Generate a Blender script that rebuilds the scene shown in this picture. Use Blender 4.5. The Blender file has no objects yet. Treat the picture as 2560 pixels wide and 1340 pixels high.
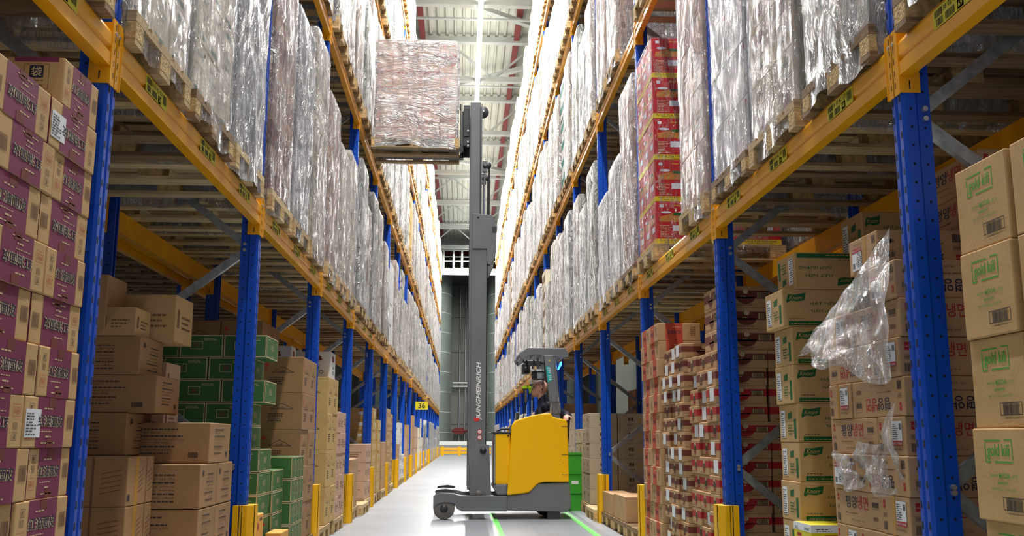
import bpy, bmesh, math, random
from math import sin, cos, pi, radians as R
from mathutils import Vector, Matrix, noise
random.seed(7)
SC = bpy.context.scene
COL = SC.collection

# ------------------------------------------------------------------ camera, sky, lights, exposure
cam_data = bpy.data.cameras.new('camera')
cam_data.sensor_width = 36.0
cam_data.lens = 2395.23 / 2560 * 36.0
cam_data.clip_start, cam_data.clip_end = 0.05, 300
cam = bpy.data.objects.new('camera', cam_data)
CAM_H, PITCH, YAW, ROLL = 1.0023, 0.1766, 0.0505, -0.0021
cam.matrix_world = (Matrix.Translation((0, 0, CAM_H)) @ Matrix.Rotation(-YAW, 4, 'Z')
                    @ Matrix.Rotation(pi / 2 + PITCH, 4, 'X') @ Matrix.Rotation(-ROLL, 4, 'Z'))
COL.objects.link(cam)
SC.camera = cam

world = bpy.data.worlds.new('world')
SC.world = world
world.use_nodes = True
bg = world.node_tree.nodes['Background']
bg.inputs[0].default_value = (0.86, 0.90, 1.0, 1)
bg.inputs[1].default_value = 0.5

def area_light(name, loc, rot, sx, sy, power, color=(1, 1, 1)):
    l = bpy.data.lights.new(name, 'AREA')
    l.shape, l.size, l.size_y, l.energy, l.color = 'RECTANGLE', sx, sy, power, color
    o = bpy.data.objects.new(name, l)
    o.location, o.rotation_euler = loc, rot
    COL.objects.link(o)
    return o
# the light of the LED lines that hang over the aisle, 
area_light('aisle_light', (0.38, 31, 12.885), (0, 0, 0), 0.1, 60, 8900, (1.0, 0.98, 0.93))
for x, e in ((-5.6, 900), (6.0, 900)):           # the lamp lines of the two neighbouring aisles
    area_light('neighbour_aisle_light', (x, 24, 12.885), (0, 0, 0), 0.1, 74, e, (1.0, 0.96, 0.88))

area_light('roof_fill_light', (0.38, 31, 13.04), (pi, 0, 0), 0.1, 60, 300, (1.0, 0.98, 0.93))     # added upward fill that brightens the roof, not a separate lamp

SC.view_settings.view_transform = 'Standard'
SC.view_settings.look = 'None'
SC.view_settings.gamma = 1
SC.view_settings.use_curve_mapping = False
SC.view_settings.exposure = 0.1
SC.cycles.max_bounces = 6
SC.cycles.diffuse_bounces = 3
SC.cycles.glossy_bounces = 3
SC.cycles.transmission_bounces = 4
SC.cycles.transparent_max_bounces = 10
SC.cycles.caustics_reflective = False
SC.cycles.caustics_refractive = False
SC.cycles.sample_clamp_indirect = 4.0

# ------------------------------------------------------------------ measures (metres; X across, Y down the aisle, Z up)
LX, RX = -1.387, 1.721            # aisle faces of the two racks
LY0, RY0 = 3.60, 3.53             # near edge of upright 0
PITCHY = 2.8                      # upright to upright
DEPTH = 1.08
LEVEL_UNDER = [2.35, 4.95, 7.52, 10.08]   # underside of the beam connectors
BEAM_TOP = [z + 0.225 for z in LEVEL_UNDER]
NL, NR = 19, 17                   # last upright index
NODE_Z = 0.81

# ------------------------------------------------------------------ materials
MATS = {}
def s2l(c):
    return tuple(((x / 255) / 12.92 if x / 255 <= 0.04045 else (((x / 255) + 0.055) / 1.055) ** 2.4) for x in c)

def mat(name, rgb, rough=0.6, metal=0.0, var=0.06, scale=8.0, bump=0.0, bscale=60.0, spec=0.5, stretch=None):
    if name in MATS:
        return MATS[name]
    m = bpy.data.materials.new(name)
    m.use_nodes = True
    nt = m.node_tree
    p = nt.nodes['Principled BSDF']
    p.inputs['Roughness'].default_value = rough
    p.inputs['Metallic'].default_value = metal
    p.inputs['Specular IOR Level'].default_value = spec
    tc = nt.nodes.new('ShaderNodeTexCoord')
    mp = nt.nodes.new('ShaderNodeMapping')
    if stretch:
        mp.inputs['Scale'].default_value = stretch
    nt.links.new(tc.outputs['Object'], mp.inputs['Vector'])
    n = nt.nodes.new('ShaderNodeTexNoise')
    n.inputs['Scale'].default_value = scale
    n.inputs['Detail'].default_value = 4
    nt.links.new(mp.outputs['Vector'], n.inputs['Vector'])
    c = s2l(rgb)
    r = nt.nodes.new('ShaderNodeValToRGB')
    r.color_ramp.elements[0].position = 0.3
    r.color_ramp.elements[1].position = 0.7
    r.color_ramp.elements[0].color = (*[max(0, x * (1 - var * 2)) for x in c], 1)
    r.color_ramp.elements[1].color = (*[min(1, x * (1 + var * 2)) for x in c], 1)
    nt.links.new(n.outputs['Fac'], r.inputs['Fac'])
    nt.links.new(r.outputs['Color'], p.inputs['Base Color'])
    if bump > 0:
        n2 = nt.nodes.new('ShaderNodeTexNoise')
        n2.inputs['Scale'].default_value = bscale
        nt.links.new(mp.outputs['Vector'], n2.inputs['Vector'])
        b = nt.nodes.new('ShaderNodeBump')
        b.inputs['Strength'].default_value = bump
        b.inputs['Distance'].default_value = 0.01
        nt.links.new(n2.outputs['Fac'], b.inputs['Height'])
        nt.links.new(b.outputs['Normal'], p.inputs['Normal'])
    MATS[name] = m
    return m

def emit(name, rgb, strength):
    m = bpy.data.materials.new(name)
    m.use_nodes = True
    p = m.node_tree.nodes['Principled BSDF']
    p.inputs['Base Color'].default_value = (*rgb, 1)
    p.inputs['Emission Color'].default_value = (*rgb, 1)
    p.inputs['Emission Strength'].default_value = strength
    MATS[name] = m
    return m

def film_mat(name, base, lo, hi, nscale=3.0, tint=(0.97, 0.97, 1.0), rough=0.14, white=0.5, bump=0.06, crease_w=14.0, crease_glare=0.28, horiz=False, fold=1.0):
    """clear stretch film: mostly see-through, with milky folds, whitened glare lines and a wet gloss"""
    m = bpy.data.materials.new(name)
    m.use_nodes = True
    nt = m.node_tree
    nt.nodes.clear()
    L = nt.links.new
    out = nt.nodes.new('ShaderNodeOutputMaterial')
    tc = nt.nodes.new('ShaderNodeTexCoord')
    mp = nt.nodes.new('ShaderNodeMapping')
    mp.inputs['Scale'].default_value = (1.6, 1.6, 0.55)
    mp.inputs['Rotation'].default_value = (0.35, 0.15, 0)
    oi = nt.nodes.new('ShaderNodeObjectInfo')           # every wrap folds differently
    ofs = nt.nodes.new('ShaderNodeVectorMath'); ofs.operation = 'MULTIPLY_ADD'
    ofs.inputs[1].default_value = (17.0, 23.0, 11.0)
    L(oi.outputs['Random'], ofs.inputs[0]); L(tc.outputs['Object'], ofs.inputs[2])
    L(ofs.outputs['Vector'], mp.inputs['Vector'])
    n1 = nt.nodes.new('ShaderNodeTexNoise')
    n1.inputs['Scale'].default_value = nscale
    n1.inputs['Detail'].default_value = 5
    n1.inputs['Distortion'].default_value = 1.8
    L(mp.outputs['Vector'], n1.inputs['Vector'])
    ramp = nt.nodes.new('ShaderNodeMapRange')
    ramp.inputs['From Min'].default_value = 0.38
    ramp.inputs['From Max'].default_value = 0.72
    ramp.inputs['To Min'].default_value = lo
    ramp.inputs['To Max'].default_value = hi
    L(n1.outputs['Fac'], ramp.inputs['Value'])
    # fine folds
    mp2 = nt.nodes.new('ShaderNodeMapping')
    mp2.inputs['Scale'].default_value = (6 * fold, 6 * fold, 1.5 * fold)
    mp2.inputs['Rotation'].default_value = (0.5, 0.3, 0)
    if horiz:
        mp.inputs['Scale'].default_value = (0.7, 1.0, 2.2); mp.inputs['Rotation'].default_value = (0, 0.1, 0)
        mp2.inputs['Scale'].default_value = (0.7, 1.2, 2.6); mp2.inputs['Rotation'].default_value = (0, 0.15, 0)
    L(ofs.outputs['Vector'], mp2.inputs['Vector'])
    n2 = nt.nodes.new('ShaderNodeTexNoise')
    n2.inputs['Scale'].default_value = 3.0
    n2.inputs['Detail'].default_value = 6
    n2.inputs['Distortion'].default_value = 2.5
    L(mp2.outputs['Vector'], n2.inputs['Vector'])
    # creases: ridges where the film gathers, whitened to paint in glare streaks
    def math(op, a, bb=None, clamp=False):
        x = nt.nodes.new('ShaderNodeMath'); x.operation = op; x.use_clamp = clamp
        L(a, x.inputs[0]) if not isinstance(a, float) else setattr(x.inputs[0], 'default_value', a)
        if bb is not None:
            L(bb, x.inputs[1]) if not isinstance(bb, float) else setattr(x.inputs[1], 'default_value', bb)
        return x.outputs[0]
    rid = math('ABSOLUTE', math('SUBTRACT', n2.outputs['Fac'], 0.5))
    crease = math('SUBTRACT', 1.0, math('MULTIPLY', rid, crease_w), True)
    crease = math('POWER', crease, 2.0)
    hsum = math('ADD', math('MULTIPLY', crease, 0.35), n2.outputs['Fac'])
    b = nt.nodes.new('ShaderNodeBump')
    b.inputs['Strength'].default_value = 1.0
    b.inputs['Distance'].default_value = bump
    L(hsum, b.inputs['Height'])
    gl = nt.nodes.new('ShaderNodeBsdfGlossy')
    gl.inputs['Color'].default_value = (1, 1, 1, 1)
    gl.inputs['Roughness'].default_value = rough
    L(b.outputs['Normal'], gl.inputs['Normal'])
    df = nt.nodes.new('ShaderNodeBsdfDiffuse')
    df.inputs['Color'].default_value = (*base, 1)
    L(b.outputs['Normal'], df.inputs['Normal'])
    tl = nt.nodes.new('ShaderNodeBsdfTranslucent')
    tl.inputs['Color'].default_value = (*base, 1)
    mdt = nt.nodes.new('ShaderNodeMixShader')
    mdt.inputs[0].default_value = 0.3
    L(df.outputs[0], mdt.inputs[1])
    L(tl.outputs[0], mdt.inputs[2])
    mg = nt.nodes.new('ShaderNodeMixShader')
    mg.inputs[0].default_value = 1 - white
    L(mdt.outputs[0], mg.inputs[1])
    L(gl.outputs[0], mg.inputs[2])
    tr = nt.nodes.new('ShaderNodeBsdfTransparent')
    tr.inputs['Color'].default_value = (*tint, 1)
    lw = nt.nodes.new('ShaderNodeLayerWeight')
    lw.inputs['Blend'].default_value = 0.32
    L(b.outputs['Normal'], lw.inputs['Normal'])
    mx = nt.nodes.new('ShaderNodeMath')
    mx.operation = 'MULTIPLY_ADD'
    mx.use_clamp = True
    L(lw.outputs['Facing'], mx.inputs[0])
    mx.inputs[1].default_value = 0.42
    L(math('ADD', ramp.outputs['Result'], math('MULTIPLY', crease, crease_glare)), mx.inputs[2])
    ms = nt.nodes.new('ShaderNodeMixShader')
    L(mx.outputs[0], ms.inputs[0])
    L(tr.outputs[0], ms.inputs[1])
    L(mg.outputs[0], ms.inputs[2])
    L(ms.outputs[0], out.inputs['Surface'])
    MATS[name] = m
    return m

mat('blue_steel', (0, 74, 190), 0.34, 0.0, 0.05, 3, 0.03, 200)
mat('orange_steel', (252, 172, 10), 0.34, 0.0, 0.05, 4, 0.02, 120)
mat('yellow_guard', (250, 186, 0), 0.45, 0.0, 0.03, 4)
mat('hole_dark', (10, 14, 34), 0.9, 0, 0)
mat('black_line', (24, 24, 24), 0.7, 0, 0)
mat('galvanised', (170, 176, 180), 0.38, 0.75, 0.12, 25)
mat('bolt_steel', (200, 202, 205), 0.3, 0.8, 0.02)
mat('wood', (186, 158, 116), 0.8, 0, 0.16, 5, 0.25, 40, stretch=(1.0, 9, 9))
mat('wood_dark', (138, 110, 78), 0.85, 0, 0.2, 5, 0.25, 40, stretch=(1.0, 9, 9))
mat('wood_pale', (214, 190, 146), 0.8, 0, 0.12, 5, 0.2, 40, stretch=(1.0, 9, 9))
mat('wood_block', (196, 164, 112), 0.9, 0, 0.2, 30, 0.5, 90)
mat('kraft', (194, 157, 106), 0.78, 0, 0.05, 5, 0.05, 90)
mat('kraft_brown', (160, 122, 82), 0.78, 0, 0.06, 5, 0.05, 90)
mat('kraft_warm', (188, 148, 106), 0.78, 0, 0.05, 5, 0.05, 90)
mat('kraft_yellow', (202, 168, 104), 0.75, 0, 0.05, 5, 0.05, 90)
mat('kraft_grey', (186, 168, 140), 0.78, 0, 0.05, 5, 0.05, 90)
mat('kraft_pink', (206, 168, 142), 0.78, 0, 0.05, 5, 0.05, 90)
mat('kraft_orange', (230, 166, 70), 0.72, 0, 0.05, 5, 0.05, 90)
mat('cream_board', (232, 222, 196), 0.7, 0, 0.03, 5, 0.05, 90)
mat('white_board', (222, 222, 222), 0.7, 0, 0.03, 5, 0.05, 90)
mat('green_board', (58, 108, 50), 0.6, 0, 0.07, 5, 0.05, 90)
mat('red_board', (196, 22, 34), 0.5, 0, 0.05, 5)
mat('lilac_board', (190, 176, 178), 0.6, 0, 0.05, 5)
mat('teal_board', (120, 160, 168), 0.6, 0, 0.05, 5)
mat('ink_purple', (120, 34, 74), 0.6, 0, 0.05, 6)
mat('ink_navy', (26, 28, 58), 0.7, 0, 0.02)
mat('ink_dark', (52, 44, 40), 0.75, 0, 0.02)
mat('ink_brown', (122, 86, 58), 0.75, 0, 0.02)
mat('ink_red', (176, 30, 36), 0.65, 0, 0.03)
mat('ink_brick', (190, 70, 48), 0.7, 0, 0.05)
mat('ink_maroon', (112, 48, 36), 0.7, 0, 0.05)
mat('ink_green', (54, 160, 40), 0.65, 0, 0.03)
mat('ink_deepgreen', (18, 92, 44), 0.65, 0, 0.03)
mat('ink_teal', (30, 120, 110), 0.65, 0, 0.03)
mat('ink_pale', (206, 186, 140), 0.7, 0, 0.03)
mat('ink_yellow', (240, 206, 30), 0.6, 0, 0.03)
mat('ink_orange', (206, 120, 50), 0.6, 0, 0.12, 40)
mat('paper_white', (232, 234, 240), 0.6, 0, 0.02)
mat('label_yellow', (222, 208, 20), 0.5, 0, 0.03)
mat('tape_tan', (190, 142, 66), 0.25, 0, 0.05)
mat('tape_clear', (192, 168, 126), 0.15, 0, 0.05)
mat('tape_yellow', (214, 164, 40), 0.3, 0, 0.05)
film_mat('film', (0.98, 0.98, 0.99), 0.05, 0.72, white=0.6, rough=.16, bump=.10, crease_w=11.0, crease_glare=.5, fold=.6)
film_mat('film_clear', (0.95, 0.96, 1.0), 0.0, 0.40, nscale=3.0, rough=0.1, white=0.5, bump=.08, crease_glare=.5)
film_mat('film_far', (0.94, 0.94, 0.92), 0.16, 0.95, nscale=3.2, rough=0.22, white=0.72, bump=.14, crease_w=8.0, crease_glare=.55, fold=.5)
film_mat('film_load', (0.98, 0.96, 0.97), 0.10, 0.62, nscale=1.6, rough=0.18, white=0.5, bump=.14, crease_w=15.0, crease_glare=.6, horiz=True)  # horizontal white crease lines paint the glare on the raised load
film_mat('film_thin', (0.95, 0.96, 1.0), -0.2, 0.16, nscale=2.0, rough=0.1, white=0.5, bump=.06, crease_w=16.0, crease_glare=.25, fold=.6)
film_mat('film_milky', (0.88, 0.91, 0.99), 0.55, 0.9, nscale=1.6, rough=0.22, white=0.65, bump=.1)

# ------------------------------------------------------------------ mesh building
class MB:
    def __init__(self):
        self.v, self.f, self.m, self.mats, self.sm = [], [], [], [], []
    def mi(self, name):
        if name not in self.mats:
            self.mats.append(name)
        return self.mats.index(name)
    def face(self, pts, mname, smooth=False):
        b = len(self.v)
        self.v += [tuple(p) for p in pts]
        self.f.append(tuple(range(b, b + len(pts))))
        self.m.append(self.mi(mname)); self.sm.append(smooth)
    def raw(self, verts, faces, mname, smooth=False, M=None):
        b = len(self.v)
        self.v += [tuple(M @ Vector(p)) if M else tuple(p) for p in verts]
        k = self.mi(mname)
        for f in faces:
            self.f.append(tuple(b + i for i in f)); self.m.append(k); self.sm.append(smooth)
    def box(self, x0, x1, y0, y1, z0, z1, mname, bev=0.0, M=None):
        if bev <= 0:
            vs = [(x, y, z) for x in (x0, x1) for y in (y0, y1) for z in (z0, z1)]
            fs = [(0, 1, 3, 2), (4, 6, 7, 5), (0, 4, 5, 1), (2, 3, 7, 6), (0, 2, 6, 4), (1, 5, 7, 3)]
            self.raw(vs, fs, mname, M=M)
            return
        bm = bmesh.new()
        r = bmesh.ops.create_cube(bm, size=1.0)
        for v in bm.verts:
            v.co = Vector(((x0 + x1) / 2 + v.co.x * (x1 - x0), (y0 + y1) / 2 + v.co.y * (y1 - y0), (z0 + z1) / 2 + v.co.z * (z1 - z0)))
        bmesh.ops.bevel(bm, geom=bm.edges[:], offset=bev, segments=2, affect='EDGES', profile=0.5)
        bm.verts.index_update()
        self.raw([v.co[:] for v in bm.verts], [[v.index for v in f.verts] for f in bm.faces], mname, M=M)
        bm.free()
    def prism(self, pts, axis, a, b, mname, M=None, smooth=False, caps=True):
        """extrude a 2-D outline along an axis: x -> (y,z), y -> (x,z), z -> (x,y)"""
        def P(p, t):
            return {'x': (t, p[0], p[1]), 'y': (p[0], t, p[1]), 'z': (p[0], p[1], t)}[axis]
        n = len(pts)
        vs = [P(p, a) for p in pts] + [P(p, b) for p in pts]
        fs = [(i, (i + 1) % n, n + (i + 1) % n, n + i) for i in range(n)]
        self.raw(vs, fs, mname, M=M, smooth=smooth)
        if caps:
            b0 = len(self.v) - 2 * n
            k = self.mi(mname)
            self.f.append(tuple(range(b0, b0 + n))); self.m.append(k); self.sm.append(False)
            self.f.append(tuple(range(b0 + n, b0 + 2 * n))[::-1]); self.m.append(k); self.sm.append(False)
    def tube(self, p0, p1, r0, mname, r1=None, n=12, caps=True, smooth=True):
        p0, p1 = Vector(p0), Vector(p1)
        r1 = r0 if r1 is None else r1
        d = (p1 - p0).normalized()
        a = d.orthogonal().normalized(); b = d.cross(a)
        vs = [p0 + (a * cos(2 * pi * i / n) + b * sin(2 * pi * i / n)) * r0 for i in range(n)]
        vs += [p1 + (a * cos(2 * pi * i / n) + b * sin(2 * pi * i / n)) * r1 for i in range(n)]
        self.raw(vs, [(i, (i + 1) % n, n + (i + 1) % n, n + i) for i in range(n)], mname, smooth=smooth)
        if caps:
            self.raw(vs[:n], [tuple(range(n))], mname)
            self.raw(vs[n:], [tuple(range(n))], mname)
    def path(self, pts, r, mname, n=8):
        for a, b in zip(pts, pts[1:]):
            self.tube(a, b, r, mname, n=n)
    def bar(self, p0, p1, w, h, mname, up=(0, 0, 1)):
        """rectangular bar between two points"""
        p0, p1 = Vector(p0), Vector(p1)
        d = (p1 - p0).normalized()
        s = d.cross(Vector(up))
        s = s.normalized() if s.length > 1e-4 else Vector((1, 0, 0))
        u = s.cross(d).normalized()
        vs = [p + s * (w / 2) * i + u * (h / 2) * j for p in (p0, p1) for i, j in ((-1, -1), (1, -1), (1, 1), (-1, 1))]
        self.raw(vs, [(0, 1, 2, 3), (4, 7, 6, 5), (0, 4, 5, 1), (1, 5, 6, 2), (2, 6, 7, 3), (3, 7, 4, 0)], mname)
    def lathe(self, prof, c, mname, n=24, smooth=True, axis='z'):
        vs = []
        for r, z in prof:
            for i in range(n):
                t = 2 * pi * i / n
                p = (r * cos(t), r * sin(t), z)
                if axis == 'y': p = (p[0], p[2], p[1])
                if axis == 'x': p = (p[2], p[0], p[1])
                vs.append((c[0] + p[0], c[1] + p[1], c[2] + p[2]))
        fs = [(k * n + i, k * n + (i + 1) % n, (k + 1) * n + (i + 1) % n, (k + 1) * n + i) for k in range(len(prof) - 1) for i in range(n)]
        self.raw(vs, fs, mname, smooth=smooth)
    def mesh(self, name):
        me = bpy.data.meshes.new(name)
        me.from_pydata(self.v, [], self.f)
        for k in self.mats:
            me.materials.append(MATS[k])
        me.polygons.foreach_set('material_index', self.m)
        me.polygons.foreach_set('use_smooth', self.sm)
        bm = bmesh.new(); bm.from_mesh(me)
        bmesh.ops.recalc_face_normals(bm, faces=bm.faces)
        bm.to_mesh(me); bm.free()
        return me

def link(name, data, parent=None, loc=(0, 0, 0), rz=0.0):
    o = bpy.data.objects.new(name, data)
    o.location = loc
    o.rotation_euler = (0, 0, rz)
    if parent:
        o.parent = parent
    COL.objects.link(o)
    return o

def tag(o, label, cat, group=None, kind='thing'):
    o['label'], o['category'] = label, cat
    if group: o['group'] = group
    if kind: o['kind'] = kind
    return o

def struct(name, mb, label=None):
    o = link(name, mb.mesh(name) if isinstance(mb, MB) else mb)
    o['kind'] = 'structure'
    if label: o['label'] = label
    return o

ORD = ['first', 'second', 'third', 'fourth', 'fifth', 'sixth', 'seventh', 'eighth', 'ninth', 'tenth', 'eleventh', 'twelfth', 'thirteenth',
       'fourteenth', 'fifteenth', 'sixteenth', 'seventeenth', 'eighteenth', 'nineteenth', 'twentieth', 'twenty-first', 'twenty-second', 'twenty-third']

def proj(p):
    x, y, z = p[0], p[1], p[2] - CAM_H
    c, s = cos(YAW), sin(YAW); x, y = c * x - s * y, s * x + c * y
    c, s = cos(PITCH), sin(PITCH); y, z = c * y + s * z, -s * y + c * z
    if y < 0.05: return None
    return 1280 + 2395.23 * x / y, 670 - 2395.23 * z / y

def in_view(x0, x1, y0, y1, z0, z1, margin=60):
    """whether a block can show in the frame (used only to leave out what the photo shows nothing of)"""
    P = [proj((x, y, z)) for x in (x0, x1) for y in (y0, y1) for z in (z0, z1)]
    P = [p for p in P if p]
    if not P: return False
    return (max(p[0] for p in P) > -margin and min(p[0] for p in P) < 2560 + margin and
            max(p[1] for p in P) > -margin and min(p[1] for p in P) < 1340 + margin)

# ------------------------------------------------------------------ lettering
_TXT = {}
def text_geo(s, bold=0.0, shear=0.0):
    k = (s, bold, shear)
    if k not in _TXT:
        cu = bpy.data.curves.new('lettering', 'FONT')
        cu.body = s
        cu.size = 1.0
        cu.offset = .024 if bold == .09 else min(bold, .03) * .35
        cu.shear = shear
        cu.resolution_u = 3 if len(s) < 14 else 1
        o = bpy.data.objects.new('lettering', cu)
        COL.objects.link(o)
        bpy.context.view_layer.update()
        me = bpy.data.meshes.new_from_object(o.evaluated_get(bpy.context.evaluated_depsgraph_get()))
        vs = [v.co[:] for v in me.vertices]
        fs = [tuple(p.vertices) for p in me.polygons]
        COL.objects.unlink(o)
        bpy.data.objects.remove(o); bpy.data.curves.remove(cu); bpy.data.meshes.remove(me)
        if vs:
            x0, x1 = min(v[0] for v in vs), max(v[0] for v in vs)
            y0, y1 = min(v[1] for v in vs), max(v[1] for v in vs)
            vs = [((v[0] - x0) / max(x1 - x0, 1e-6), (v[1] - y0) / max(y1 - y0, 1e-6)) for v in vs]
            asp = (x1 - x0) / max(y1 - y0, 1e-6)
        else:
            asp = 1
        _TXT[k] = (vs, fs, asp)
    return _TXT[k]

class Face:
    """a flat face to print on: origin at its lower left as seen from outside"""
    def __init__(self, mb, o, u, v, W, H, flip=False):
        self.mb, self.o, self.u, self.v, self.W, self.H = mb, Vector(o), Vector(u), Vector(v), W, H
        self.n = self.u.cross(self.v)
        if flip:
            self.o = self.o + self.u * W + self.v * H
            self.u, self.v = -self.u, -self.v
        self.k = 0
    def P(self, a, b, lift):
        return self.o + self.u * a + self.v * b + self.n * lift
    def rect(self, a, b, w, h, m, lift=1):
        l = 0.0006 * lift
        self.mb.face([self.P(a, b, l), self.P(a + w, b, l), self.P(a + w, b + h, l), self.P(a, b + h, l)], m)
    def poly(self, pts, m, lift=1):
        self.mb.face([self.P(x, y, 0.0006 * lift) for x, y in pts], m)
    def text(self, s, a, b, w, h, m, bold=0.0, shear=0.0, lift=2, fit=True):
        vs, fs, asp = text_geo(s, bold, shear)
        if fit and h * asp < w:
            a += (w - h * asp) / 2; w = h * asp
        b0 = len(self.mb.v)
        self.mb.v += [tuple(self.P(a + x * w, b + y * h, 0.0006 * lift)) for x, y in vs]
        k = self.mb.mi(m)
        for f in fs:
            self.mb.f.append(tuple(b0 + i for i in f)); self.mb.m.append(k); self.mb.sm.append(False)
    def bars(self, a, b, w, h, m, lift=2, n=16, seed=1):
        rnd = random.Random(seed)
        x = 0
        while x < n:
            t = rnd.choice((0.4, 0.6, 0.9))
            self.rect(a + w * x / n, b, w * t / n, h, m, lift)
            x += t + rnd.choice((0.35, 0.6))
    def frame(self, a, b, w, h, t, m, lift=2):
        self.rect(a, b, w, t, m, lift); self.rect(a, b + h - t, w, t, m, lift)
        self.rect(a, b + t, t, h - 2 * t, m, lift); self.rect(a + w - t, b + t, t, h - 2 * t, m, lift)
    def lines(self, a, b, w, h, n, m, seed=3, lift=2, centre=False):
        """rows of print too small to read"""
        rnd = random.Random(seed)
        for i in range(n):
            ww = w * rnd.uniform(0.45, 1.0)
            x = a + ((w - ww) / 2 if centre else 0)
            y = b + h * (n - 1 - i) / n
            e = x + ww
            while x < e:
                t = min(rnd.uniform(0.008, 0.028) * max(1, w / 0.25), e - x)
                self.rect(x, y, t, h / n * 0.42, m, lift)
                x += t + 0.005

def faces_of(mb, w, d, h, flip=False):
    """faces of a block w (X) by d (Y) by h, its origin at the centre of its base"""
    Z = (0, 0, 1)
    return {'xp': Face(mb, (w / 2, -d / 2, 0), (0, 1, 0), Z, d, h, flip), 'xn': Face(mb, (-w / 2, d / 2, 0), (0, -1, 0), Z, d, h, flip),
            'yn': Face(mb, (-w / 2, -d / 2, 0), (1, 0, 0), Z, w, h, flip), 'yp': Face(mb, (w / 2, d / 2, 0), (-1, 0, 0), Z, w, h, flip)}
# ------------------------------------------------------------------ the building
mat('concrete', (152, 157, 166), 0.33, 0, 0.07, 0.9, 0.02, 30)
mat('paint_green', (120, 226, 110), 0.5, 0, 0.05, 6)
mat('roof_sheet', (232, 234, 222), 0.6, 0, 0.03, 0.8)
mat('truss_white', (222, 228, 224), 0.5, 0, 0.03, 3)
mat('pipe_red', (150, 58, 58), 0.5, 0, 0.06, 3)
mat('wall_panel', (112, 116, 108), 0.6, 0, 0.05, 0.5)
mat('wall_dark', (84, 82, 76), 0.7, 0, 0.06, 0.5)
mat('tank_steel', (150, 161, 156), 0.36, 0.35, 0.06, 0.7)
mat('rail_white', (232, 238, 234), 0.5, 0, 0.02)
mat('wall_red', (120, 40, 38), 0.7, 0, 0.05)
emit('led', (1.0, 0.99, 0.96), 14)

m = MB(); m.box(-9, 9, -12, 72, -0.2, 0, 'concrete'); struct('floor', m)
m = MB()
for x in (0.42, 1.43):                      # guide lines painted on the floor
    m.box(x - 0.035, x + 0.035, 2.0, 13.6 if x < 1 else 15.2, 0, 0.0025, 'paint_green')
struct('trim_1', m, 'green guide lines painted on the grey floor')

# corrugated roof deck, ribs running down the aisle
m = MB()
zr = 14.7
x = -9.0
prof = []
while x < 9:
    prof += [(x, zr), (x + 0.16, zr), (x + 0.19, zr - 0.09), (x + 0.25, zr - 0.09)]
    x += 0.28
y0, y1 = -12, 70
for a, b in zip(prof, prof[1:]):
    m.face([(a[0], y0, a[1]), (b[0], y0, b[1]), (b[0], y1, b[1]), (a[0], y1, a[1])], 'roof_sheet')
m.face([(-9, y0, zr + 0.2), (9, y0, zr + 0.2), (9, y1, zr + 0.2), (-9, y1, zr + 0.2)], 'roof_sheet')
struct('ceiling', m)

def tk(name, **k): return k
ROOFN = 0
ys = [19.4, 25.2, 31.0, 36.8, 42.6, 48.4, 54.2, 60.0]
for k, y in enumerate(ys):
    m = MB()
    m.box(-8.5, 8.5, y - 0.1, y + 0.1, 12.95, 13.13, 'truss_white')
    m.box(-8.5, 8.5, y - 0.12, y + 0.12, 14.35, 14.55, 'truss_white')
    xx = -8.4
    up = False
    while xx < 8:
        m.bar((xx, y, 13.08 if not up else 14.4), (xx + 1.55, y, 14.4 if not up else 13.08), 0.07, 0.07, 'truss_white')
        xx += 1.55; up = not up
    t = link('roof_truss', m.mesh('roof_truss')); t['kind'] = 'structure'; t['label'] = 'white steel roof truss spanning the aisle'
    # lighter tube between the trusses, and its wind brace
    if k < 7:
        m = MB()
        m.tube((-8.5, y + 2.9, 13.9), (8.5, y + 2.9, 13.9), 0.045, 'truss_white')
        o = link('roof_tie_rod', m.mesh('roof_tie_rod')); o['kind'] = 'structure'
for a, b in (((-3.4, 25.4, 14.25), (4.6, 31.0, 14.25)), ((4.6, 31.0, 14.25), (-3.4, 37.0, 14.25)), ((-3.4, 42.6, 14.25), (4.6, 48.4, 14.25))):
    m = MB(); m.bar(a, b, 0.2, 0.14, 'truss_white')
    o = link('roof_brace', m.mesh('roof_brace')); o['kind'] = 'structure'
for x in (-1.5, 1.7):
    m = MB(); m.box(x - 0.09, x + 0.09, 12, 64, 14.42, 14.58, 'pipe_red')
    tag(link('sprinkler_pipe', m.mesh('sprinkler_pipe')), 'red brown pipe under the roof, on the %s side of the light line' % ('left' if x < 0 else 'right'), 'pipe', 'pipes under the roof')

# the line of LED lamps above the aisle
mat('lamp_body', (210, 212, 214), 0.5)
m = MB(); m.box(0.30, 0.46, 0.9, 61.1, 12.93, 13.02, 'lamp_body')
led = tag(link('led_line_lamp', m.mesh('lamp_housing')), 'long white LED line lamp hanging over the middle of the aisle', 'ceiling lamp')
m = MB(); m.box(0.33, 0.43, 1, 61, 12.90, 12.93, 'led')
link('diffuser', m.mesh('diffuser'), led)
m = MB()
for y in range(2, 61, 6):
    m.tube((0.38, y, 13.0), (0.38, y, 14.6), 0.008, 'lamp_body', n=6)
link('suspension', m.mesh('suspension'), led)

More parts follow.
